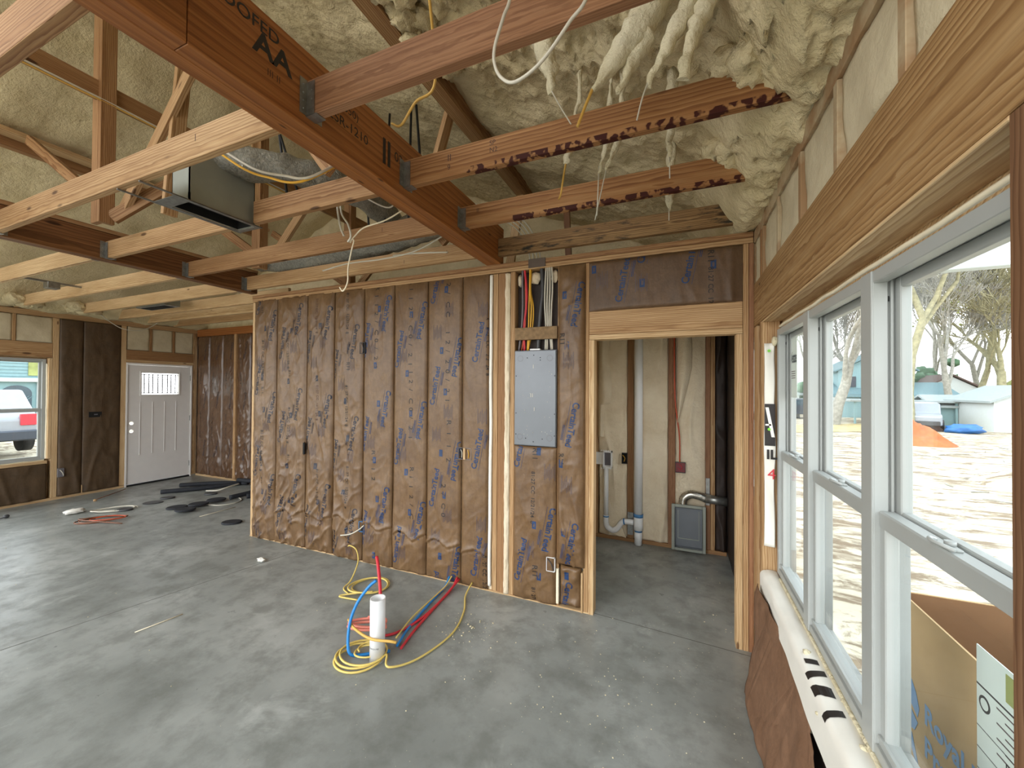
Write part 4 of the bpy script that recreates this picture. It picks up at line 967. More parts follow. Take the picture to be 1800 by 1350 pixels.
JZ0, JZ1 = 2.782, 2.925
def hanger(e, x, sgn, y):
    """U-shaped steel joist hanger; sgn points from the beam along the joist"""
    b = B(); a = x; c = x+sgn*.045
    X0, X1 = min(a, c), max(a, c)
    for s in (-1, 1):
        ya = y+s*.0205; b.box(X0, X1, min(ya, ya+s*.0025), max(ya, ya+s*.0025), JZ0-.003, JZ1-.012, 'galv')
        yf0, yf1 = sorted((y+s*.0205, y+s*.052)); b.box(min(x, x+sgn*.0025), max(x, x+sgn*.0025), yf0, yf1, JZ0+.0, JZ1-.002, 'galv')
        for k in range(4): b.blob((x+sgn*.004, y+s*.038, JZ0+.02+k*.032), .004, 'galv', 1, 0)
        for k in range(3): b.blob((x+sgn*.030, y+s*.0235, JZ0+.025+k*.035), .0035, 'galv', 1, 0)
    b.box(X0, X1+.012*(sgn > 0), y-.023, y+.023, JZ0-.0045, JZ0-.001, 'galv')
    to_local(b.done('joist_hanger'), e)
def joist(x0, x1, y, m, label, group, h0=0, h1=0, z0=JZ0, z1=JZ1, mk=None):
    e = empty('ceiling_joist', ((x0+x1)/2, y, z0), label, 'joist', group)
    plank('board', x0, x1, y-.019, y+.019, z0, z1, m, parent=e)
    if h0: hanger(e, x0, 1, y)
    if h1: hanger(e, x1, -1, y)
    if mk:
        b = B()
        for (s, sz, xx, zz) in mk: put_text(b, s, sz, lambda u, v: Vector((xx+u, y-.0197, zz+v)), 'brown_ink')
        to_local(b.done('ink_mark'), e)
    return e
g1 = 'joists between main beam and window wall'
joist(-1.3755, .50, .54, 'pine_red', 'reddish joist overhead nearest the camera on the window side', g1, 1)
joist(-1.3755, .50, 1.135, 'pine_red', 'reddish joist hung on the main beam, nearest visible on the window side', g1, 1)
joist(-1.3755, .50, 1.735, 'pine_mark', 'second joist on the window side with dark red end markings', g1, 1, mk=[('II', .05, -1.10, 2.86), ('9', .04, -1.10, 2.815), ('SP', .035, -.86, 2.885), ('N2', .035, -.86, 2.85)])
joist(-1.3755, .50, 2.33, 'pine_mark', 'third joist on the window side with dark red markings near the wall', g1, 1, mk=[('II', .04, -1.25, 2.87)])
joist(-1.3755, .44, 2.935, 'stain_wood', 'mildew-stained joist lying above the doorway wall', g1)
g2 = 'joists between the two beams'
joist(-4.4985, -1.512, .54, 'pine2', 'joist overhead at the top left corner of the view', g2, 1, 1)
joist(-4.4985, -1.512, 1.135, 'pine', 'tan joist crossing in front of the air register', g2, 1, 1, mk=[('I', .05, -2.12, 2.86)])
joist(-4.4985, -2.83, 1.735, 'pine', 'left length of the joist cut for the air register', g2, 1, 0)
joist(-2.60, -1.512, 1.735, 'pine2', 'right length of the joist cut for the air register', g2, 0, 1)
joist(-4.4985, -1.512, 2.33, 'pine2', 'joist behind the air register with white cables over it', g2, 1, 1, mk=[('I', .045, -2.05, 2.86)])
joist(-4.4985, -1.512, 2.90, 'pine', 'joist just above the dividing wall batts', g2, 1, 1, mk=[('I', .045, -1.85, 2.85), ('I', .045, -2.3, 2.82)])
g3 = 'joists between second beam and front wall'
for k, (y, m) in enumerate(((.54, 'pine_pale'), (1.12, 'pine_pale'), (1.705, 'pine_pale'), (2.33, 'pine_pale'), (2.92, 'pine_pale'))):
    joist(-8.50, -4.602, y, m, 'pale joist toward the front wall, %s row' % ['hidden first', 'second', 'third from the hallway', 'second from the hallway', 'nearest the hallway opening'][k], g3, 0, 1)
for k, (y, m) in enumerate(((3.40, 'pine_pale'), (3.80, 'pine_pale'), (4.20, 'pine'))):
    joist(-8.50, -4.45, y, m, 'pale joist over the entry hall, %s back' % ['first', 'second', 'farthest'][k], 'joists over the entry hall')
for k, (y, m) in enumerate(((3.53, 'pine'), (4.12, 'pine2'))):
    joist(-4.42, .50, y, m, 'joist over the rooms behind the batt wall, %s one' % ['first', 'second'][k], 'joists behind the batt wall')

# purlins, posts and web braces in the roof space
def purlin(x, z, y0, y1, nm, lab, m='pine2'):
    e = empty(nm, (x, y0, z), lab, 'lumber')
    plank('flat_board', x-.045, x+.045, y0, y1, z-.02, z+.018, 'pine', parent=e); plank('edge_board', x+.047, x+.085, y0, y1, z-.05, z+.09, m, parent=e)
    return e
purlin(-1.53, 3.73, -.3, 4.05, 'roof_purlin', 'two-board purlin under the roof foam right of the main beam', 'pine2')
e = empty('roof_purlin', (-5.85, 0, 4.12), 'two-board purlin under the far roof slope', 'lumber')
plank('flat_board', -5.90, -5.75, -.3, 4.05, 4.06, 4.10, 'pine_pale', parent=e); plank('edge_board', -5.99, -5.91, -.3, 4.05, 3.98, 4.12, 'pine2', parent=e)
plank('ridge_brace', -4.07, -4.03, -.3, 4.6, 3.86, 4.0, 'pine2', 'long lengthwise brace through the middle of the roof space', 'lumber')
cable('electrical_cable', [(-4.0, -.3, 3.86), (-4.0, 1.14, 3.852), (-4.0, 1.6, 3.853), (-3.99, 2.2, 3.84), (-3.99, 3.2, 3.85)], .007, 'white', 'white cable along the lengthwise roof brace')
cable('electrical_cable', [(-4.0, -.3, 3.845), (-4.0, 1.14, 3.835), (-4.0, 1.6, 3.84), (-4.0, 2.4, 3.825), (-3.99, 3.2, 3.835)], .006, 'yellow2', 'yellow cable along the lengthwise roof brace')
plank('ridge_board', -4.07, -4.03, -.3, 4.65, 4.70, 4.85, 'pine2', 'ridge board at the peak of the roof', 'lumber')
g = 'king posts under the ridge'
for k, y in enumerate((1.53, 2.75, 3.97)):
    e = empty('king_post', (-4.05, y, 2.93), 'brown two-board king post under the ridge, %s' % ['nearest one', 'middle one', 'farthest one'][k], 'post', g)
    plank('post_board', -4.12, -4.035, y-.045, y-.008, 2.93, 4.72, 'pine2', parent=e); plank('post_board', -4.033, -3.995, y-.045, y+.045, 2.93, 4.72, 'pine2', parent=e)
g = 'diagonal web braces in the roof space'
k = 0
for y, z in ((1.62, 0), (2.84, 0), (4.06, 0)):
    nm = ['nearest truss', 'middle truss', 'rear truss'][k]; k += 1
    beam('web_brace', (-3.99, y, 3.05), (-2.85, y, 4.16), .038, .089, 'pine', 'web brace rising right from the king post, '+nm, 'brace', g)
    beam('web_brace', (-4.11, y, 3.05), (-5.7, y, 4.03), .038, .089, 'pine2', 'web brace rising left from the king post, '+nm, 'brace', g)
    beam('web_brace', (-2.80, y+.05, 4.12), (-1.85, y+.05, 2.95), .038, .089, 'pine2', 'web brace dropping toward the main beam, '+nm, 'brace', g)
beam('web_brace', (-3.25, 1.66, 4.30), (-3.45, 1.66, 2.95), .038, .089, 'pine', 'steep web brace left of the nearest register bay', 'brace', g)
beam('web_brace', (-2.99, 2.0, 2.95), (-3.6, 2.35, 4.4), .038, .089, 'pine', 'leaning brace seen above the air register', 'brace', g)
beam('web_brace', (-3.55, 1.95, 3.5), (-4.0, 1.56, 2.98), .038, .089, 'pine2', 'short brace crossing beside the nearest king post', 'brace', g)
beam('roof_post', (-1.90, 2.55, 2.93), (-1.62, 2.55, 3.78), .038, .089, 'pine', 'slanting post from joist level up to the right purlin', 'post', up=(0, 1, 0))
beam('roof_post', (-1.66, 3.80, 2.93), (-1.53, 3.80, 3.72), .09, .038, 'pine_pale', 'pale post under the far end of the right purlin', 'post', up=(0, 1, 0))
beam('roof_post', (-1.02, 3.85, 2.75), (-1.06, 3.85, 3.65), .06, .038, 'lvl', 'short dark post above the doorway wall', 'post', up=(0, 1, 0))

# foam runs hanging off wires
def drip(pts, rad, lab, tail=None):
    b = B(); P = spline([Vector(p) for p in pts], 10); n = len(P)
    rr = [max(.003, r) for r in rad]
    b.tube(P, rr, 'foam_white', 14, smooth_pts=False)
    for v in b.bm.verts:
        q = v.co; v.co = q+Vector((noise.noise(q*28), noise.noise(q*28+Vector((5, 5, 5))), noise.noise(q*22+Vector((9, 0, 0)))))*.015
    if tail: b.tube(tail, .003, 'white', 6)
    return tag(b.done('foam_drip'), lab, 'foam', 'foam runs hanging from the roof')
drip([(-.53, 1.5, 3.28), (-.515, 1.5, 3.10), (-.485, 1.5, 2.98), (-.475, 1.5, 2.88)], [.05, .042, .032, .006], 'cone-shaped foam run nearest the main beam', [(-.475, 1.5, 2.89), (-.44, 1.5, 2.82), (-.40, 1.52, 2.75)])
drip([(-.03, 1.5, 3.22), (-.10, 1.5, 3.09), (-.19, 1.5, 2.975), (-.31, 1.5, 2.845)], [.062, .058, .048, .014], 'thickest long slanting foam run on the window side')
drip([(-.12, 1.52, 3.0), (-.17, 1.52, 2.92), (-.215, 1.52, 2.82)], [.04, .026, .008], 'short forked foam run beside the thickest one')
drip([(.10, 1.5, 3.14), (.035, 1.5, 3.06), (-.035, 1.5, 2.94), (-.11, 1.5, 2.81)], [.05, .035, .024, .010], 'slim long foam run nearer the window wall', [(-.108, 1.5, 2.82), (-.13, 1.5, 2.76), (-.15, 1.52, 2.70)])
drip([(.13, 1.5, 3.12), (.085, 1.5, 3.04), (.035, 1.5, 2.92), (.005, 1.5, 2.79)], [.045, .034, .024, .016], 'slim foam run closest to the window wall')
drip([(-.03, 2.0, 3.24), (-.04, 2.0, 3.10), (-.045, 2.0, 2.92), (-.048, 2.0, 2.76)], [.03, .02, .014, .005], 'small foam drop between second and third joists', [(-.048, 2.0, 2.80), (-.047, 2.0, 2.70)])
drip([(-.05, 2.6, 3.24), (-.055, 2.6, 3.05), (-.062, 2.6, 2.88), (-.065, 2.6, 2.80)], [.03, .025, .026, .005], 'stubby foam drop beyond the third joist', [(-.065, 2.6, 2.82), (-.065, 2.6, 2.74)])
drip([(-.32, 2.0, 3.36), (-.33, 2.0, 3.1), (-.346, 2.0, 2.93), (-.385, 2.0, 2.80)], [.012, .012, .012, .005], 'thin foam-coated wire between second and third joists', [(-.38, 2.0, 2.83), (-.40, 2.05, 2.60)])
drip([(-.26, 2.0, 3.34), (-.27, 2.0, 3.1), (-.29, 2.0, 2.93), (-.346, 2.0, 2.80)], [.012, .012, .016, .005], 'second foam-coated wire between second and third joists', [(-.34, 2.0, 2.83), (-.42, 2.1, 2.60)])
drip([(-.47, 2.0, 3.42), (-.50, 2.0, 3.1), (-.545, 2.0, 2.90), (-.55, 2.0, 2.88)], [.008, .012, .02, .006], 'small foam blob on a yellow wire')
cable('electrical_cable', [(-.55, 2.0, 2.90), (-.565, 2.0, 2.82), (-.585, 2.02, 2.74), (-.62, 2.1, 2.6+.15)], .005, 'yellow2', 'short yellow wire hanging between second and third joists')
cable('electrical_cable', [(-.31, 1.5, 2.855), (-.34, 1.5, 2.79), (-.37, 1.5, 2.72)], .006, 'yellow2', 'yellow wire end leaving the thickest foam run')
# foam over the joist ends at the wall
for k, (y, lab) in enumerate(((1.135, 'nearest'), (1.735, 'second'), (2.33, 'third'))):
    b = B()
    for j in range(10):
        t_ = j/9; b.blob((.17+.25*t_, y+.06*math.sin(j*2.1), 2.965-.12*t_+.03*math.sin(j*1.7)), (.065, .075, .06), 'foam', 3, .5, 3)
    tag(b.done('foam_clump'), 'lumpy foam swallowing the wall end of the %s joist' % lab, 'foam', 'foam clumps on joist ends')
for k, y in enumerate((1.705, 2.33, 2.92)):
    b = B()
    for j in range(6): b.blob((-8.36+.03*j, y+.10*math.sin(j*2.1), 2.86+.03*math.cos(j)), (.09, .10, .07), 'foam', 3, .4, 3)
    tag(b.done('foam_clump'), 'foam clump at the front wall end of the %s pale joist' % ['third', 'second', 'first'][k], 'foam', 'foam clumps on joist ends at the front wall')

b = B()
for j in range(16):
    t_ = j/15; b.blob((-1.34+.06*math.sin(j*2.3), 1.25+.85*t_, 3.70+.03*math.sin(j*3.1)), (.07, .07, .05), 'foam', 3, .6, 4)
tag(b.done('foam_clump'), 'bright crumbly foam spilling over the right purlin', 'foam')
# hanging and running cables
cable('electrical_cable', [(-.40, .93, 2.98), (-.415, .95, 2.76), (-.437, .95, 2.693), (-.461, .95, 2.625), (-.463, .95, 2.579), (-.444, .95, 2.534), (-.402, .95, 2.508), (-.331, .95, 2.537), (-.257, .95, 2.613), (-.20, .95, 2.69), (-.12, .93, 2.98)], .0045, 'white', 'white cable loop hanging in front of the nearest reddish joist')
cable('electrical_cable', [(-.9, 1.25, 3.3), (-1.03, 1.5, 3.10), (-1.139, 1.5, 3.031), (-1.22, 1.5, 2.945), (-1.36, 1.6, 3.05)], .006, 'yellow2', 'yellow cable slanting down to the main beam')
cable('electrical_cable', [(-2.36, 1.4, 3.02), (-2.104, 1.4, 2.868), (-1.882, 1.4, 2.79), (-1.72, 1.42, 2.76), (-1.62, 1.6, 2.95)], .0065, 'white', 'white cable draped behind the tan joist near the register')
cable('electrical_cable', [(-2.38, 1.37, 3.01), (-2.151, 1.37, 2.865), (-1.968, 1.37, 2.785), (-1.76, 1.40, 2.735), (-1.64, 1.6, 2.93)], .006, 'gold', 'golden cable draped behind the tan joist near the register')
cable('electrical_cable', [(-2.12, 1.95, 3.02), (-2.10, 1.95, 2.86), (-2.075, 1.95, 2.76), (-2.045, 1.95, 2.70)], .007, 'white', 'left white cable stub hanging beyond the register')
cable('electrical_cable', [(-2.085, 1.95, 3.02), (-2.07, 1.95, 2.86), (-2.01, 1.95, 2.77), (-1.985, 1.95, 2.69), (-2.02, 1.96, 2.66)], .0065, 'white', 'right white cable stub hanging beyond the register')
cable('electrical_cable', [(-2.03, 1.97, 2.665), (-1.99, 1.98, 2.675), (-2.01, 1.98, 2.60), (-2.036, 1.98, 2.498), (-2.04, 1.98, 2.40), (-2.079, 1.98, 2.345), (-2.11, 1.98, 2.372)], .0045, 'cream', 'thin pale wire curling down below the joists')
cable('electrical_cable', [(-2.02, 1.98, 2.66), (-1.98, 1.98, 2.70), (-1.90, 1.98, 2.744), (-1.72, 1.98, 2.765), (-1.56, 2.02, 2.85)], .0045, 'cream', 'thin pale wire rising to the main beam')
cable('electrical_cable', [(-1.98, 1.9, 2.98), (-1.90, 1.92, 2.94), (-1.70, 1.98, 2.84), (-1.62, 2.0, 2.95)], .0045, 'white', 'thin white cable crossing above the third bay')
cable('electrical_cable', [(-1.45, 1.9, 3.06), (-1.45, 2.3, 3.075), (-1.46, 2.8, 3.07), (-1.45, 3.3, 3.0)], .006, 'gold', 'golden cable lying along the top of the main beam')
for k in range(4):
    cable('electrical_cable', [(-1.62+.04*k, 2.45, 3.06), (-1.25+.03*k, 2.75, 2.99+.01*k), (-1.16+.03*k, 2.98, 2.90), (-1.13+.03*k, 3.02, 2.74)], .005, 'white', 'white cable dropping behind the stained joist, %s of four' % ['first', 'second', 'third', 'fourth'][k], 'white cables dropping behind the stained joist')
for k, (p, lab) in enumerate((([(-3.0, 2.62, 2.76), (-2.7, 2.62, 2.79), (-2.3, 2.60, 2.775), (-1.95, 2.58, 2.79), (-1.6, 2.50, 2.85)], 'white cable sagging under the last bay, long one'), ([(-2.2, 2.62, 2.80), (-1.9, 2.6, 2.775), (-1.68, 2.64, 2.765)], 'white cable sagging under the last bay, short one'))):
    cable('electrical_cable', p, .006, 'white', lab)
cable('electrical_cable', [(-8.25, 3.10, 2.80), (-8.3, 3.25, 2.70), (-8.3, 3.40, 2.62), (-8.3, 3.60, 2.62), (-8.3, 3.78, 2.72), (-8.28, 3.9, 2.86)], .006, 'white', 'white wire loop drooping over the front door')
# black hanging straps
for k, (x, y, z0, z1, dx) in enumerate(((-2.70, 2.05, 3.02, 4.3, -.25), (-2.55, 2.05, 3.0, 4.2, -.5), (-2.45, 2.62, 2.93, 4.0, -.1), (-2.3, 2.62, 2.93, 4.0, .05), (-2.05, 2.62, 2.93, 4.0, .02), (-1.88, 2.62, 2.93, 4.0, -.1))):
    b = B(); b.tube([(x, y, z0), (x+dx, y, z1)], .012, 'black', 4, smooth_pts=False); tag(b.done('duct_strap'), 'black duct hanging strap, %s from the left' % ['first', 'second', 'third', 'fourth', 'fifth', 'sixth'][k], 'strap', 'black straps holding the ducts')
# register boot
e = empty('air_register_boot', (-2.715, 1.52, 2.77), 'sheet metal duct boot with rectangular opening between the joists', 'duct')
b = B(); X0, X1, Y0, Y1 = -2.80, -2.63, 1.36, 1.745
for q in ((X0, X0+.006), (X1-.006, X1)): b.box(q[0], q[1], Y0, Y1, 2.775, 3.10, 'duct_metal')
b.box(X0, X1, Y1-.006, Y1, 2.775, 3.10, 'duct_metal'); b.box(X0, X1, Y0, Y0+.006, 2.775, 3.10, 'duct_metal'); b.box(X0, X1, Y0, Y1, 3.09, 3.10, 'duct_metal')
to_local(b.done('boot'), e)
b = B(); b.box(X0+.006, X1-.006, Y0+.006, Y1-.006, 2.83, 2.835, 'dark')
for q in ((X0+.006, X0+.009, Y0, Y1), (X1-.009, X1-.006, Y0, Y1), (X0, X1, Y1-.009, Y1-.006), (X0, X1, Y0+.006, Y0+.009)): b.box(q[0], q[1], q[2], q[3], 2.778, 2.832, 'dark')
to_local(b.done('opening'), e)
b = B(); F0, F1, G0, G1 = -2.83, -2.60, 1.28, 1.775
for q in ((F0, X0, G0, G1), (X1, F1, G0, G1), (X0, X1, G0, Y0), (X0, X1, Y1, G1)): b.box(q[0], q[1], q[2], q[3], 2.770, 2.774, 'galv', .0005)
to_local(b.done('flange'), e)
b = B(); b.box(F1-.012, F1, 1.12, 1.78, 2.769, 2.776, 'galv'); b.box(F0, F0+.012, 1.12, 1.78, 2.769, 2.776, 'galv'); to_local(b.done('hanger_rails'), e)
# wrinkled insulated ducts
def flexduct(pts, r, lab):
    b = B(); P = spline([Vector(p) for p in pts], 12)
    b.tube(P, r, 'scuffed', 26, smooth_pts=False)
    for v in b.bm.verts: q = v.co; v.co = q+Vector((noise.noise(q*9), noise.noise(q*11), noise.noise(q*9+Vector((3, 3, 3)))))*.035
    return tag(b.done('flexible_duct'), lab, 'duct')
flexduct([(-2.72, 1.50, 3.16), (-2.60, 1.62, 3.14), (-2.40, 1.9, 3.16), (-2.3, 2.4, 3.20), (-2.5, 3.2, 3.2)], .095, 'wrinkled plastic-wrapped duct behind the air register')
flexduct([(-4.2, 2.85, 3.08), (-3.5, 3.0, 3.05), (-2.6, 2.95, 3.10), (-1.75, 2.75, 3.10)], .13, 'wrinkled plastic-wrapped duct above the batt wall')
# ceiling box on a bar beyond the second beam
e = empty('ceiling_box', (-6.6, 2.07, 2.84), 'small metal ceiling box on a bar between pale joists', 'electrical box')
b = B(); b.box(-6.66, -6.54, 2.02, 2.12, 2.80, 2.87, 'galv', .004); to_local(b.done('box'), e)
b = B(); b.box(-6.61, -6.59, 1.725, 2.31, 2.865, 2.885, 'galv'); to_local(b.done('bar'), e)
b = B(); b.box(-7.05, -6.35, 3.02, 3.20, 2.79, 2.80, 'galv', .001); b.box(-6.98, -6.42, 3.05, 3.17, 2.785, 2.789, 'dark'); b.box(-7.05, -6.35, 3.02, 3.2, 2.80, 2.95, 'duct_metal')
tag(b.done('air_register_boot'), 'dark register opening between the joists over the entry hall', 'duct')

# ================================================================ THINGS ON THE FLOOR
e = empty('drain_pipe', (-1.735, 1.956, 0), 'short white plastic drain stub standing upright in the slab', 'pipe')
b = B(); b.pipe((-1.735, 1.956, .0), (-1.735, 1.956, .385), .046, .005, 'white_pvc', 40)
to_local(b.done('pipe'), e)
b = B(); put_text(b, 'ASTM D1785', .012, lambda u, v: Vector((-1.735+.0465*math.sin((u-.045)/.046+.45), 1.956-.0465*math.cos((u-.045)/.046+.45), .09+v)), 'navy_ink'); to_local(b.done('print'), e)
def coil(cx, cy, rx, ry, n, r, m, lab, start=0, rot=0, z0=.012, ends=None, name='tubing_coil', cat='cable', jit=.02):
    pts = []
    N = int(n*14)
    for k in range(N+1):
        a = start+2*math.pi*k/14; q = 1+jit*3*noise.noise(Vector((k*.21, cx, cy)))
        x = rx*q*math.cos(a)+.018*math.sin(k*.11+cx*5); y = ry*q*math.sin(a)+.02*math.cos(k*.09+cy*5)
        pts.append((cx+x*math.cos(rot)-y*math.sin(rot), cy+x*math.sin(rot)+y*math.cos(rot), z0+.010*k/14+.004*math.sin(k*.9)))
    if ends: pts = pts+list(ends)
    b = B(); b.tube(pts, r, m, 8); return tag(b.done(name), lab, cat)
coil(-1.83, 1.93, .150, .125, 2.6, .0065, 'yellow', 'yellow cable coiled around the foot of the white drain stub', 2.5, .3, .009, ends=[(-1.60, 1.90, .03), (-1.50, 2.05, .012), (-1.44, 2.35, .010), (-1.50, 2.62, .009), (-1.60, 2.82, .012), (-1.62, 2.97, .05)])
coil(-1.80, 1.96, .075, .065, 1.5, .0055, 'yellow', 'small inner yellow loop beside the white drain stub', 1, 0, .03)
coil(-1.92, 2.07, .12, .055, 2.3, .009, 'salmon', 'pinkish red tubing looped behind the white drain stub', 0, .4, .10)
cable('water_tube', [(-1.93, 2.10, .012), (-1.80, 2.20, .011), (-1.74, 2.42, .011), (-1.745, 2.70, .012), (-1.75, 2.975, .05)], .009, 'red', 'red water tube running along the slab to the wall', None, 'tube')
cable('water_tube', [(-1.70, 2.10, .011), (-1.755, 2.30, .011), (-1.80, 2.60, .011), (-1.83, 2.86, .013), (-1.845, 2.975, .06)], .008, 'blue', 'blue water tube running along the slab to the wall', None, 'tube')
cable('water_tube', [(-1.66, 2.09, .012), (-1.70, 2.30, .011), (-1.735, 2.60, .011), (-1.76, 2.86, .013), (-1.77, 2.975, .06)], .009, 'red', 'second red water tube beside the blue one on the slab', None, 'tube')
cable('electrical_cable', [(-1.74, 2.14, .030), (-1.80, 2.40, .02), (-1.815, 2.70, .02), (-1.815, 2.86, .03), (-1.82, 2.975, .07)], .0055, 'yellow', 'thin yellow wire lying with the blue and red tubes', None, 'cable')
cable('water_tube', [(-1.70, 2.03, .02), (-1.78, 1.99, .012), (-1.86, 1.93, .012), (-1.905, 1.90, .03), (-1.935, 1.915, .10), (-1.95, 1.95, .20), (-1.93, 1.99, .30), (-1.885, 2.04, .385), (-1.85, 2.07, .42)], .010, 'blue', 'blue water tube curving upright beside the white drain stub', None, 'tube')
cable('water_tube', [(-1.86, 2.12, .02), (-1.88, 2.13, .14), (-1.93, 2.20, .26), (-2.04, 2.30, .385), (-2.09, 2.34, .43)], .012, 'red', 'red water tube rising behind the white drain stub', None, 'tube')
cable('tie_strip', [(-2.02, 2.0, .16), (-1.90, 1.935, .165), (-1.74, 1.90, .162), (-1.62, 1.93, .160), (-1.585, 1.95, .150)], .008, 'yellow2', 'yellow strap tied around the tubes and the white drain stub', None, 'strap')
coil(-2.43, 2.63, .15, .13, 2.3, .007, 'yellow', 'loose coil of yellow cable on the slab near the wall', 3.4, .5, .008, ends=[(-2.52, 2.40, .02), (-2.35, 2.42, .012)])
cable('electrical_cable', [(-3.04, 2.965, .11), (-2.95, 2.93, .16), (-2.80, 2.86, .17), (-2.68, 2.76, .12), (-2.62, 2.62, .03), (-2.60, 2.52, .009), (-2.5, 2.47, .008)], .006, 'yellow', 'yellow cable arching from the wall foot to the loose coil')
b = B(); b.blob((-3.744, 2.594, .018), (.045, .025, .018), 'wrap', 3, .5, 3); tag(b.done('paper_scrap'), 'crumpled white scrap on the slab in front of the batt wall', 'scrap')
b = B(); b.tube([(-3.445, 1.50, .005), (-3.40, 1.76, .005)], .0035, 'cream', 6); tag(b.done('wire_scrap'), 'thin straight pale wire lying alone on the slab', 'scrap')
b = B(); b.tube([(-7.92, 2.98, .02), (-8.25, 3.44, .03)], .006, 'brown', 6); b.blob((-7.90, 2.95, .015), .02, 'pine', 2); tag(b.done('wood_stick'), 'thin brown stick lying near the front door', 'scrap')
# black insulation tubes
def hose(pts, r, lab):
    b = B(); b.tube(pts, r, 'blackfoam', 16); tag(b.done('foam_tube'), lab, 'pipe insulation', 'black foam tubes lying in the hall')
hose([(-7.50, 3.56, .035), (-7.2, 3.95, .035), (-6.95, 4.45, .035)], .034, 'long black foam tube pointing toward the front door')
hose([(-7.72, 3.93, .036), (-7.35, 4.25, .036), (-6.85, 4.50, .036)], .034, 'black foam tube farthest back in the hall')
hose([(-6.20, 3.80, .036), (-6.15, 4.05, .05), (-6.05, 4.35, .08)], .034, 'short black foam tube ending by the batt wall corner')
hose([(-7.0, 4.42, .09), (-6.6, 4.45, .10), (-6.0, 4.42, .12)], .034, 'black foam tube lying on top of the pile')
hose([(-6.05, 3.95, .036), (-5.95, 4.1, .036), (-5.8, 4.3, .04)], .034, 'black foam tube half hidden behind the batt wall corner')
# discs
def disc(x, y, rx, ry, a, m, lab, h=.022, z=0):
    b = B(); n = 24; i = b.mi(m); top = []; rings = []
    for (k, zz) in ((.96, 0), (1, .006), (1, h-.006), (.93, h)):
        rings.append([b.bm.verts.new((x+math.cos(a)*rx*k*math.cos(t)-math.sin(a)*ry*k*math.sin(t), y+math.sin(a)*rx*k*math.cos(t)+math.cos(a)*ry*k*math.sin(t), z+zz)) for t in [2*math.pi*j/n for j in range(n)]])
    for r0, r1 in zip(rings, rings[1:]):
        for j in range(n): f = b.bm.faces.new((r0[j], r0[(j+1) % n], r1[(j+1) % n], r1[j])); f.material_index = i; f.smooth = True
    b.bm.faces.new(rings[-1]).material_index = i; b.bm.faces.new(rings[0][::-1]).material_index = i
    tag(b.done('round_pad'), lab, 'pad', 'round pads scattered on the slab')
disc(-5.13, 3.17, .115, .085, .5, 'blackfoam', 'single dark oval pad nearest the batt wall end')
disc(-6.45, 3.25, .12, .10, .9, 'blackfoam', 'leftmost dark pad of the overlapping four')
disc(-6.16, 3.20, .12, .10, .6, 'blackfoam', 'front dark pad of the overlapping four', z=.022)
disc(-6.27, 3.42, .12, .10, .8, 'blackfoam', 'middle dark pad of the overlapping four', z=.023)
disc(-6.28, 3.66, .12, .10, .8, 'blackfoam', 'rear dark pad of the overlapping four', z=.022)
disc(-7.13, 3.47, .09, .07, .8, 'dgrey', 'small dark pad lying alone nearer the front door')
disc(-7.04, 3.25, .12, .09, .8, 'dgrey', 'grey pad with a pale top behind the small dark pad', .012)
disc(-6.97, 2.905, .09, .07, .5, 'dgrey', 'small grey pad beside the white cable coil')
disc(-6.80, 3.88, .09, .07, .5, 'dgrey', 'dark pad under the white strip by the foam tubes')
cable('plastic_ring', [(-6.22, 3.50, .008), (-6.02, 3.56, .008), (-5.95, 3.72, .008), (-6.03, 3.86, .008), (-6.2, 3.92, .008)], .007, 'white', 'white curved strip beside the overlapping dark pads', None, 'scrap')
cable('plastic_strip', [(-6.88, 3.86, .05), (-6.74, 3.94, .05), (-6.70, 4.06, .075), (-6.76, 4.28, .08)], .012, 'white', 'bent white strip lying over a black foam tube', None, 'scrap')
cable('plastic_strip', [(-5.55, 3.75, .006), (-5.35, 3.82, .006), (-5.1, 3.95, .006)], .006, 'white', 'short white strip by the end of the batt wall', None, 'scrap')
cable('plastic_strip', [(-5.75, 3.15, .004), (-5.75, 3.6, .004)], .003, 'cream', 'thin pale wire right of the dark pads', None, 'scrap')
coil(-6.70, 2.57, .22, .12, 2.2, .007, 'brown', 'reddish brown cable coil on the slab', 2, .9, .008, ends=[(-6.3, 2.6, .01)], jit=.08)
coil(-6.60, 2.60, .17, .09, 1.3, .006, 'orange', 'orange cable loop inside the brown coil', 1, .7, .03, jit=.1)
coil(-7.10, 2.86, .22, .11, 1.8, .008, 'white', 'white cable coil behind the brown one', 0, .9, .008, jit=.08)
b = B(); b.blob((-7.40, 2.56, .03), (.07, .10, .03), 'wrap', 3, .3); tag(b.done('plastic_scrap'), 'pale plastic scrap left of the white cable coil', 'scrap')
b = B(); b.blob((-7.90, 2.12, .025), (.025, .03, .025), 'dgrey', 2, .1); b.tube([(-7.9, 2.1, .012), (-7.85, 1.9, .008)], .006, 'grey', 6); tag(b.done('hose_fitting'), 'small dark fitting with a hose at the far left of the slab', 'scrap')
b = B()
for k in range(420):
    r = random.random()
    if r < .45: x = random.gauss(-.6, .55); y = random.gauss(2.35, .4)
    elif r < .7: x = random.uniform(-1.7, .3); y = random.uniform(1.0, 2.9)
    elif r < .85: x = random.uniform(-.5, .4); y = random.uniform(3.1, 4.4)
    else: x = random.uniform(-7, -1.5); y = random.uniform(1.0, 2.9)
    if x > .40 or x < -8.4: continue
    if 2.94 < y < 3.1 and not (-.55 < x < .3): continue
    s_ = .0012+.0030*random.random()**3; b.blob((x, y, s_*.6), (s_*1.3, s_, s_*.7), 'foam_white', 1, .3)
tag(b.done('floor_crumbs'), 'tiny white foam crumbs scattered over the slab', 'foam crumbs', kind='stuff')
b = B()
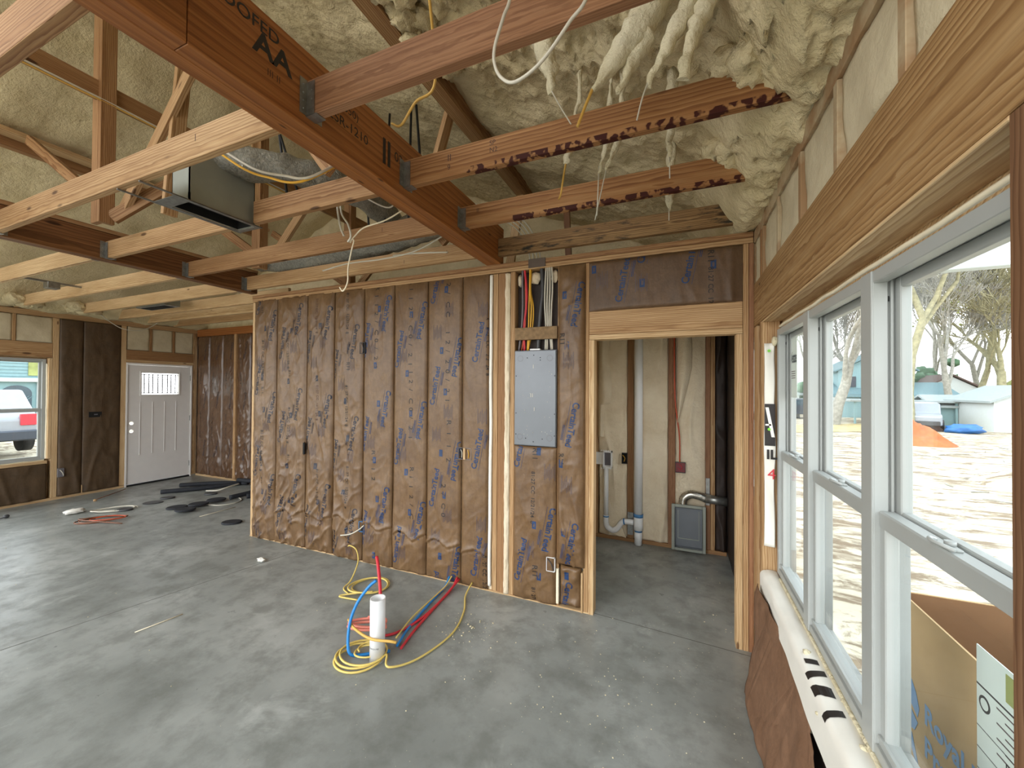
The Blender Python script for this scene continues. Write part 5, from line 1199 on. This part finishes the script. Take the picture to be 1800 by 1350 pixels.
for k in range(70):
    t_ = random.random(); x = -1.62+.75*t_+random.gauss(0, .12)*0-.55*t_*0; y = 2.30+.35*random.random(); s_ = .002+.006*random.random()**3
    b.blob((-1.55+.35*random.random(), y, s_*.5), (s_, s_, s_*.6), 'foam_white', 1, .3)
tag(b.done('floor_crumbs'), 'larger foam bits lying between the tubes and the yellow cable', 'foam crumbs', kind='stuff')

# ================================================================ OUTSIDE
# porch gable and box
b = B(); b.box(.62, 3.4, 3.25, 3.33, 2.44, 2.60, 'siding_white', .004); tag(b.done('porch_beam'), 'white porch beam seen at the top of the nearest window', 'beam')
b = B(); b.box(.62, 3.4, 3.26, 3.31, 2.602, 3.6, 'siding_white')
for k in range(9): b.box(.75+.3*k, .78+.3*k, 3.245, 3.26, 2.602, 3.6, 'siding_white')
tag(b.done('porch_gable'), 'white vertical board siding above the porch beam', 'siding')
b = B(); b.box(.60, 1.9, -2.6, 2.12, -.55, -.06, 'concrete'); tag(b.done('porch_slab'), kind='structure')
e = empty('cardboard_box', (1.1, 1.5, -.06), 'large open tan cardboard box with blue lettering outside the nearest window', 'box')
b = B(); bx0, bx1, by0, by1, bz = .78, 1.45, .9, 2.0, .93
b.box(bx0, bx0+.006, by0, by1, -.06, bz, 'card'); b.box(bx1-.006, bx1, by0, by1, -.06, bz, 'card'); b.box(bx0, bx1, by0, by0+.006, -.06, bz, 'card'); b.box(bx0, bx1, by1-.006, by1, -.06, bz, 'card'); b.box(bx0, bx1, by0, by1, -.06, -.05, 'card')
b.box(bx0+.0062, bx1-.0062, by1-.009, by1-.0062, -.05, bz-.002, 'card_in'); b.box(bx1-.009, bx1-.0062, by0+.007, by1-.01, -.05, bz-.002, 'card_in')
to_local(b.done('carton'), e)
b = B(); xf = .7792
def bt(s, size, y, z, bold=.03): put_text(b, s, size, lambda u, v: Vector((xf, y-u, z+v)), 'cardblue', bold)
bt('Royal Metal', .095, 1.83, .555); bt('Products', .095, 1.83, .445)
b.prism([(1.965, .56), (1.965, .67), (1.92, .66), (1.88, .62), (1.86, .575), (1.87, .54), (1.91, .56)], 'x', xf-.0004, xf+.0004, 'cardblue')
b.prism([(1.965, .47), (1.965, .545), (1.91, .54), (1.87, .52), (1.89, .48), (1.91, .475)], 'x', xf-.0004, xf+.0004, 'cardblue')
b.prism([(1.94, .44), (1.91, .46), (1.86, .36), (1.87, .35)], 'x', xf-.0004, xf+.0004, 'cardblue')
to_local(b.done('lettering'), e)
b = B(); b.box(.7755, .7785, 1.20, 1.557, .55, .985, 'paper', .0005)
b.box(.7750, .7756, 1.20, 1.556, .875, .880, 'black_ink'); b.tube([(.7750, 1.525, .835), (.7756, 1.525, .835)], .022, 'black_ink', 20); b.tube([(.7746, 1.525, .835), (.7750, 1.525, .835)], .015, 'paper', 20)
for k in range(14): 
    b.box(.7750, .7756, 1.22+.01*(k % 3), 1.48-.03*(k % 2), .858-.02*k, .862-.02*k, 'grey_ink')
for zz in (.76, .70, .64, .60): b.box(.7750, .7756, 1.20, 1.556, zz, zz+.002, 'black_ink')
put_text(b, 'R-5', .03, lambda u, v: Vector((.7750, 1.45-u, .72+v)), 'black_ink', .02); put_text(b, '8.00', .03, lambda u, v: Vector((.7750, 1.40-u, .655+v)), 'black_ink', .02)
to_local(b.done('shipping_label'), e)
b = B(); b.box(.7740, .7753, 1.33, 1.445, .90, .972, 'leafpale'); to_local(b.done('yellow_tag'), e)

# trees
def tree(name, base, h, r, lab, seedv, m='bark', lean=(0, 0), depth=6, spread=.55, crown=None, leafm=None, first=.33):
    rnd = random.Random(seedv); b = B(); tips = []
    def grow(p, d, L, rad, dep):
        n = 3; pts = [p]; q = p.copy(); dd = d.copy()
        for k in range(n):
            dd = (dd+Vector((rnd.gauss(0, .10), rnd.gauss(0, .10), rnd.gauss(.03, .06)))).normalized(); q = q+dd*L/n; pts.append(q.copy())
        rad = max(rad, .022); b.tube(pts, [rad, max(.018, rad*.72)], m, 7 if dep > 3 else (5 if dep > 1 else 3), cap=False, smooth_pts=False)
        if dep == 0: tips.append(q); return
        nb = 3
        for k in range(nb):
            ax = dd.cross(Vector((rnd.gauss(0, 1), rnd.gauss(0, 1), rnd.gauss(0, 1)))).normalized()
            a = spread*(.55+.7*rnd.random()); nd = (dd*math.cos(a)+ax*math.sin(a)).normalized()
            nd.z += .10; nd.normalize()
            st = q if (k < 2) else pts[2]
            grow(st, nd, L*(.64+.2*rnd.random()), rad*(.42+.12*rnd.random()) if k else rad*.66, dep-1)
    grow(Vector(base), Vector((lean[0], lean[1], 1)).normalized(), h*first, r, depth)
    if leafm:
        for tpt in tips[::3]:
            if rnd.random() < .5: b.blob(tpt, .05+.06*rnd.random(), leafm, 1, .5)
    return tag(b.done(name, recalc=False), lab, 'tree', 'bare trees across the dirt lot')
tree('bare_tree', (12.0, 29.4, -.6), 12, .26, 'thick pale tree trunk nearest behind the orange dirt mound', 3, 'bark_moss', (.0, 0), 3, .4, first=.55)
tree('bare_tree', (19.1, 40.8, -.6), 17, .26, 'forked bare tree in the middle of the nearest window view', 11, 'bark', (0, 0), 7, .42, first=.22)
tree('bare_tree', (22.9, 46.7, -.6), 17, .26, 'bare tree just right of the forked one', 23, 'bark_moss', (.03, 0), 7, .42, first=.25)
tree('bare_tree', (23.6, 44.5, -.6), 18, .34, 'wide bare tree at the right of the nearest window view', 31, 'bark_moss', (-.03, .02), 7, .44, leafm='leafpale', first=.22)
tree('bare_tree', (9.3, 32.2, -.6), 17, .34, 'big pale bare tree seen through the middle window', 43, 'bark', (.04, 0), 7, .42, first=.24)
tree('bare_tree', (10.9, 41.7, -.6), 16, .24, 'bare tree behind the big one in the middle window', 57, 'bark', (-.05, 0), 7, .5, first=.25)
tree('bare_tree', (7.6, 42.0, -.6), 16, .24, 'bare tree seen through the farthest window', 67, 'bark', (0, 0), 6, .5, first=.25)
tree('bare_tree', (27, 42, -.6), 16, .26, 'bare tree beyond the white shed on the far right', 71, 'bark', (0, 0), 6, .55, leafm='leafpale', first=.25)
tree('bare_tree', (15.5, 47, -.6), 18, .25, 'bare tree behind the carport roof', 83, 'bark', (0, 0), 7, .5, first=.25)
for k, (x, y, h, sd) in enumerate(((14.0, 55, 17, 101), (17.5, 58, 19, 102), (24.0, 56, 18, 104), (27.0, 54, 18, 105), (30.0, 50, 16, 106), (33, 56, 18, 107))):
    tree('bare_tree', (x, y, -.6), h, .26, 'distant grey bare tree on the skyline, ' + ['leftmost behind the two-storey house', 'left of the forked tree', 'right of the brown roof', 'above the teal low building', 'above the white shed', 'far right behind the hedge'][k], sd, 'bark', (0, 0), 6, .5, first=.28)
for k, (x, y, sx, sz, m, lab) in enumerate(((19.0, 50.0, 2.6, 3.4, 'evergreen', 'dark evergreen bush left behind the carport'), (22.5, 52.0, 2.2, 2.8, 'evergreen', 'dark evergreen bush behind the brown roof'), (31, 52.0, 4.5, 2.4, 'leafpale', 'pale green hedge behind the white shed'), (12.5, 46.5, 1.4, 2.2, 'evergreen', 'green bush beside the two-storey house'))):
    b = B()
    for j in range(70):
        b.blob((x+random.gauss(0, sx*.42), y+random.gauss(0, 1), -.3+abs(random.gauss(0, sz*.55))), .35+.35*random.random(), m, 2, .8, 5)
    tag(b.done('bush'), lab, 'bush')
# mound
def heap(name, cx, cy, rx, ry, h, m, lab, cat='dirt'):
    b = B()
    def f(u, v):
        x = -1+2*u; y = -1+2*v; d = math.hypot(x, y); k = max(0, 1-d)**1.1
        return Vector((cx+rx*x, cy+ry*y, -.66+h*k*(1+.25*noise.fractal(Vector((x*3, y*3, cx)), 1, 2, 4))+.05))
    b.grid(40, 40, f, m); return tag(b.done(name), lab, cat)
heap('dirt_mound', 9.15, 22.4, 1.5, 1.4, 1.25, 'orange_dirt', 'orange clay mound in the yard')
heap('sand_pile', 8.3, 13.6, 1.7, 1.3, .75, 'dirt', 'pale sand pile at the right edge of the nearest window view')
b = B(); b.grid(60, 12, lambda u, v: Vector((4+40*u, 24.5+5*v+.55*40*u, gz(4+40*u, 24.5+5*v+22*u)+.015)), 'drygrass'); tag(b.done('grass_strip'), 'strip of dry grass across the far side of the lot', 'grass', kind='stuff')
b = B()
for k in range(60):
    x = random.uniform(3, 14); y = random.uniform(9, 24); L = random.uniform(.2, .9); a = random.random()*3
    b.tube([(x, y, gz(x, y)+.01), (x+L*math.cos(a), y+L*math.sin(a), gz(x, y)+.02)], .006+.010*random.random(), 'bark', 4, smooth_pts=False)
tag(b.done('yard_debris'), 'scattered sticks and broken wood over the pale dirt', 'debris', kind='stuff')
def shack(name, x0, x1, y0, y1, zh, zr, wall, roof, lab, axis='x', parts=()):
    e = empty(name, ((x0+x1)/2, (y0+y1)/2, -.6), lab, 'building')
    b = B(); b.box(x0, x1, y0, y1, -.7, zh, wall)
    if axis == 'x': b.prism([(y0, zh), (y1, zh), ((y0+y1)/2, zr-.08)], 'x', x0, x1, wall)
    else: b.prism([(x0, zh), (x1, zh), ((x0+x1)/2, zr-.08)], 'y', y0, y1, wall)
    to_local(b.done('walls'), e)
    b = B(); o_ = .3; sl = .12
    if axis == 'x':
        ym = (y0+y1)/2; b.prism([(y0-o_, zh-.1), (ym, zr), (ym, zr+sl), (y0-o_, zh+sl-.1)], 'x', x0-o_, x1+o_, roof); b.prism([(y1+o_, zh-.1), (ym, zr), (ym, zr+sl), (y1+o_, zh+sl-.1)], 'x', x0-o_, x1+o_, roof)
    else:
        xm = (x0+x1)/2; b.prism([(x0-o_, zh-.1), (xm, zr), (xm, zr+sl), (x0-o_, zh+sl-.1)], 'y', y0-o_, y1+o_, roof); b.prism([(x1+o_, zh-.1), (xm, zr), (xm, zr+sl), (x1+o_, zh+sl-.1)], 'y', y0-o_, y1+o_, roof)
    to_local(b.done('roof'), e)
    for (nm, q, m) in parts:
        b = B(); b.box(*q, m, .01); to_local(b.done(nm), e)
    return e
shack('shed', 15.9, 19.2, 30.4, 34.0, 1.15, 1.95, 'siding_white', 'roof_grey', 'small white gabled shed at the right of the lot', 'y', (('door', (17.0, 17.7, 30.33, 30.40, -.6, 1.05), 'siding_teal'), ('window', (17.2, 17.45, 30.28, 30.33, .1, .7), 'car_dark')))
shack('shed', 15.0, 17.6, 33.6, 36.6, .75, 1.35, 'siding_teal', 'roof_grey', 'pale teal low building left of the white shed', 'x')
e = empty('carport', (13.5, 35, -.6), 'flat roofed carport with slim posts across the lot', 'building')
b = B(); b.box(10.5, 16.0, 33.2, 37.0, .95, 1.10, 'roof_grey', .02); to_local(b.done('roof'), e)
for (x, y) in ((10.8, 33.4), (12.5, 33.4), (14.2, 33.4), (15.8, 33.4), (10.8, 36.8), (15.8, 36.8)):
    b = B(); b.box(x-.05, x+.05, y-.05, y+.05, -.7, .95, 'siding_teal'); to_local(b.done('post'), e)
shack('house', 19.8, 24.5, 47.5, 53.0, 1.6, 3.1, 'siding_white', 'roof_brown', 'house with a brown gabled roof behind the carport', 'y')
shack('house', 12.0, 19.5, 41.5, 46.0, 1.4, 2.3, 'siding_teal', 'roof_teal', 'long low teal house far behind the carport', 'x')
shack('house', 12.6, 17.5, 42.5, 48.0, 3.4, 4.8, 'siding_teal', 'roof_teal', 'two-storey teal house in the middle window view', 'y', (('window', (13.2, 13.8, 42.42, 42.5, 2.0, 2.9), 'car_dark'), ('window', (14.2, 14.8, 42.42, 42.5, 2.0, 2.9), 'car_dark'), ('window', (15.2, 15.8, 42.42, 42.5, 2.0, 2.9), 'car_dark'), ('porch_roof', (11.6, 17.5, 41.0, 42.5, 1.15, 1.3), 'roof_teal'), ('porch_post', (11.8, 11.95, 41.1, 41.25, -.6, 1.15), 'siding_white'), ('porch_post', (14.0, 14.15, 41.1, 41.25, -.6, 1.15), 'siding_white'), ('porch_opening', (12.0, 16.5, 42.40, 42.5, -.3, 1.0), 'car_dark')))
shack('house', 6.2, 10.6, 46.0, 51.0, 1.3, 2.4, 'siding_white', 'roof_grey', 'pale low house seen through the farthest window', 'x')
def car(name, x, y, rot, m, lab, s=1.0, tail=False):
    e = empty(name, (x, y, gz(x, y)), lab, 'vehicle'); e.rotation_euler = (0, 0, rot); e.scale = (s, s, s)
    b = B(); prof = [(-2.3, .35), (-2.3, .85), (-2.15, .98), (-1.2, 1.02), (-.7, 1.55), (1.3, 1.60), (2.05, 1.05), (2.25, .9), (2.25, .35)]
    b.prism(prof, 'y', -.88, .88, m); o = b.done('body'); o.parent = e; bv = o.modifiers.new('b', 'BEVEL'); bv.width = .07; bv.segments = 3
    b = B(); b.prism([(-1.05, 1.06), (-.65, 1.48), (1.2, 1.52), (1.75, 1.08)], 'y', -.89, .89, 'car_glass'); b.prism([(-.6, .0), (.6, .0), (.5, .42), (-.5, .42)], 'x', 0, .01, 'car_glass')
    o = b.done('side_windows'); o.parent = e
    for sx in (-1.4, 1.4):
        for sy in (-.88, .88):
            b = B(); b.tube([(sx, sy-.1, .33), (sx, sy+.1, .33)], .33, 'black', 24); o = b.done('wheel'); o.parent = e
    for sy in (-.70, .70):
        b = B(); b.box(2.20, 2.30, sy-.13, sy+.13, .72, 1.0, 'red', .01); o = b.done('tail_light'); o.parent = e
    b = B(); b.box(2.22, 2.38, -.85, .85, .35, .60, 'car_dark' if tail else 'dgrey', .03); o = b.done('rear_bumper'); o.parent = e
    b = B(); b.box(-2.38, -2.28, -.8, .8, .35, .6, 'dgrey', .03); o = b.done('front_bumper'); o.parent = e
    return e
car('car', 8.6, 38.2, .2, 'car_dark', 'dark pickup parked far away in the farthest window view')
car('car', 13.2, 31.5, 1.2, 'car_silver', 'pale vehicle parked under the carport', 1.0)
b = B(); b.blob((14.0, 29.0, -.35), (.75, .5, .28), 'tarp', 3, .3); tag(b.done('blue_tarp'), 'bright blue tarp heap in front of the white shed', 'tarp')
b = B(); b.box(12.6, 13.5, 29.6, 30.4, -.6, .05, 'roof_brown', .05); tag(b.done('rusty_bin'), 'reddish brown bin left of the blue tarp', 'bin')
b = B(); b.box(5.3, 5.65, 15.5, 15.8, -.6, -.42, 'dgrey', .03); tag(b.done('yard_block'), 'small dark block lying on the dirt in the middle window view', 'debris')
# street side
e = empty('house', (-28, 6, -.2), 'pale teal house with an arched lattice opening beyond the front window', 'building')
HX = -26.0; k_ = HX/-19
Yh = lambda y: y*k_
Zh = lambda z: 1.7+(z-1.7)*k_
b = B(); b.box(HX-6, HX, -9, Yh(5.77), -.2, 5.4, 'siding_teal')
for k in range(22): b.box(HX, HX+.02, -9, Yh(5.75), Zh(1.95)+.02+k*.14, Zh(1.95)+.035+k*.14, 'roof_teal')
to_local(b.done('walls'), e)
b = B(); b.box(HX+.02, HX+.22, -9, Yh(5.76), Zh(1.80), Zh(1.92), 'siding_white', .02); b.box(HX+.02, HX+.2, Yh(5.66), Yh(5.77), -.2, Zh(1.80), 'siding_white', .01); to_local(b.done('porch_trim'), e)
b = B(); cy = Yh(5.25); rr_ = .43
prof = [(cy-rr_, -.1)]+[(cy+rr_*math.cos(math.pi-math.pi*j/16), Zh(1.44)+.34*math.sin(math.pi*j/16)) for j in range(17)]+[(cy+rr_, -.1)]
b.prism(prof, 'x', HX+.005, HX+.03, 'car_glass')
for k in range(-9, 10):
    for s in (1, -1):
        b.tube([(HX+.035, cy+k*.11-.25*s, Zh(1.0)), (HX+.035, cy+k*.11+.25*s, Zh(1.0)+.5)], .006, 'siding_teal', 4) if abs(k*.11) < .30 else None
to_local(b.done('arched_opening'), e)
b = B(); b.box(HX, HX+.04, Yh(5.48), Yh(5.75), Zh(2.0), Zh(2.6), 'leafpale', .01); to_local(b.done('yellow_shutter'), e)
c_ = car('car', -17.3, 3.66, 0, 'car_silver', 'silver car with red tail light outside the front window', 1.0, True); c_.location.z = -.02
car('car', -17.0, 1.2, .3, 'car_silver', 'pale car at the left edge of the front window view', .95)
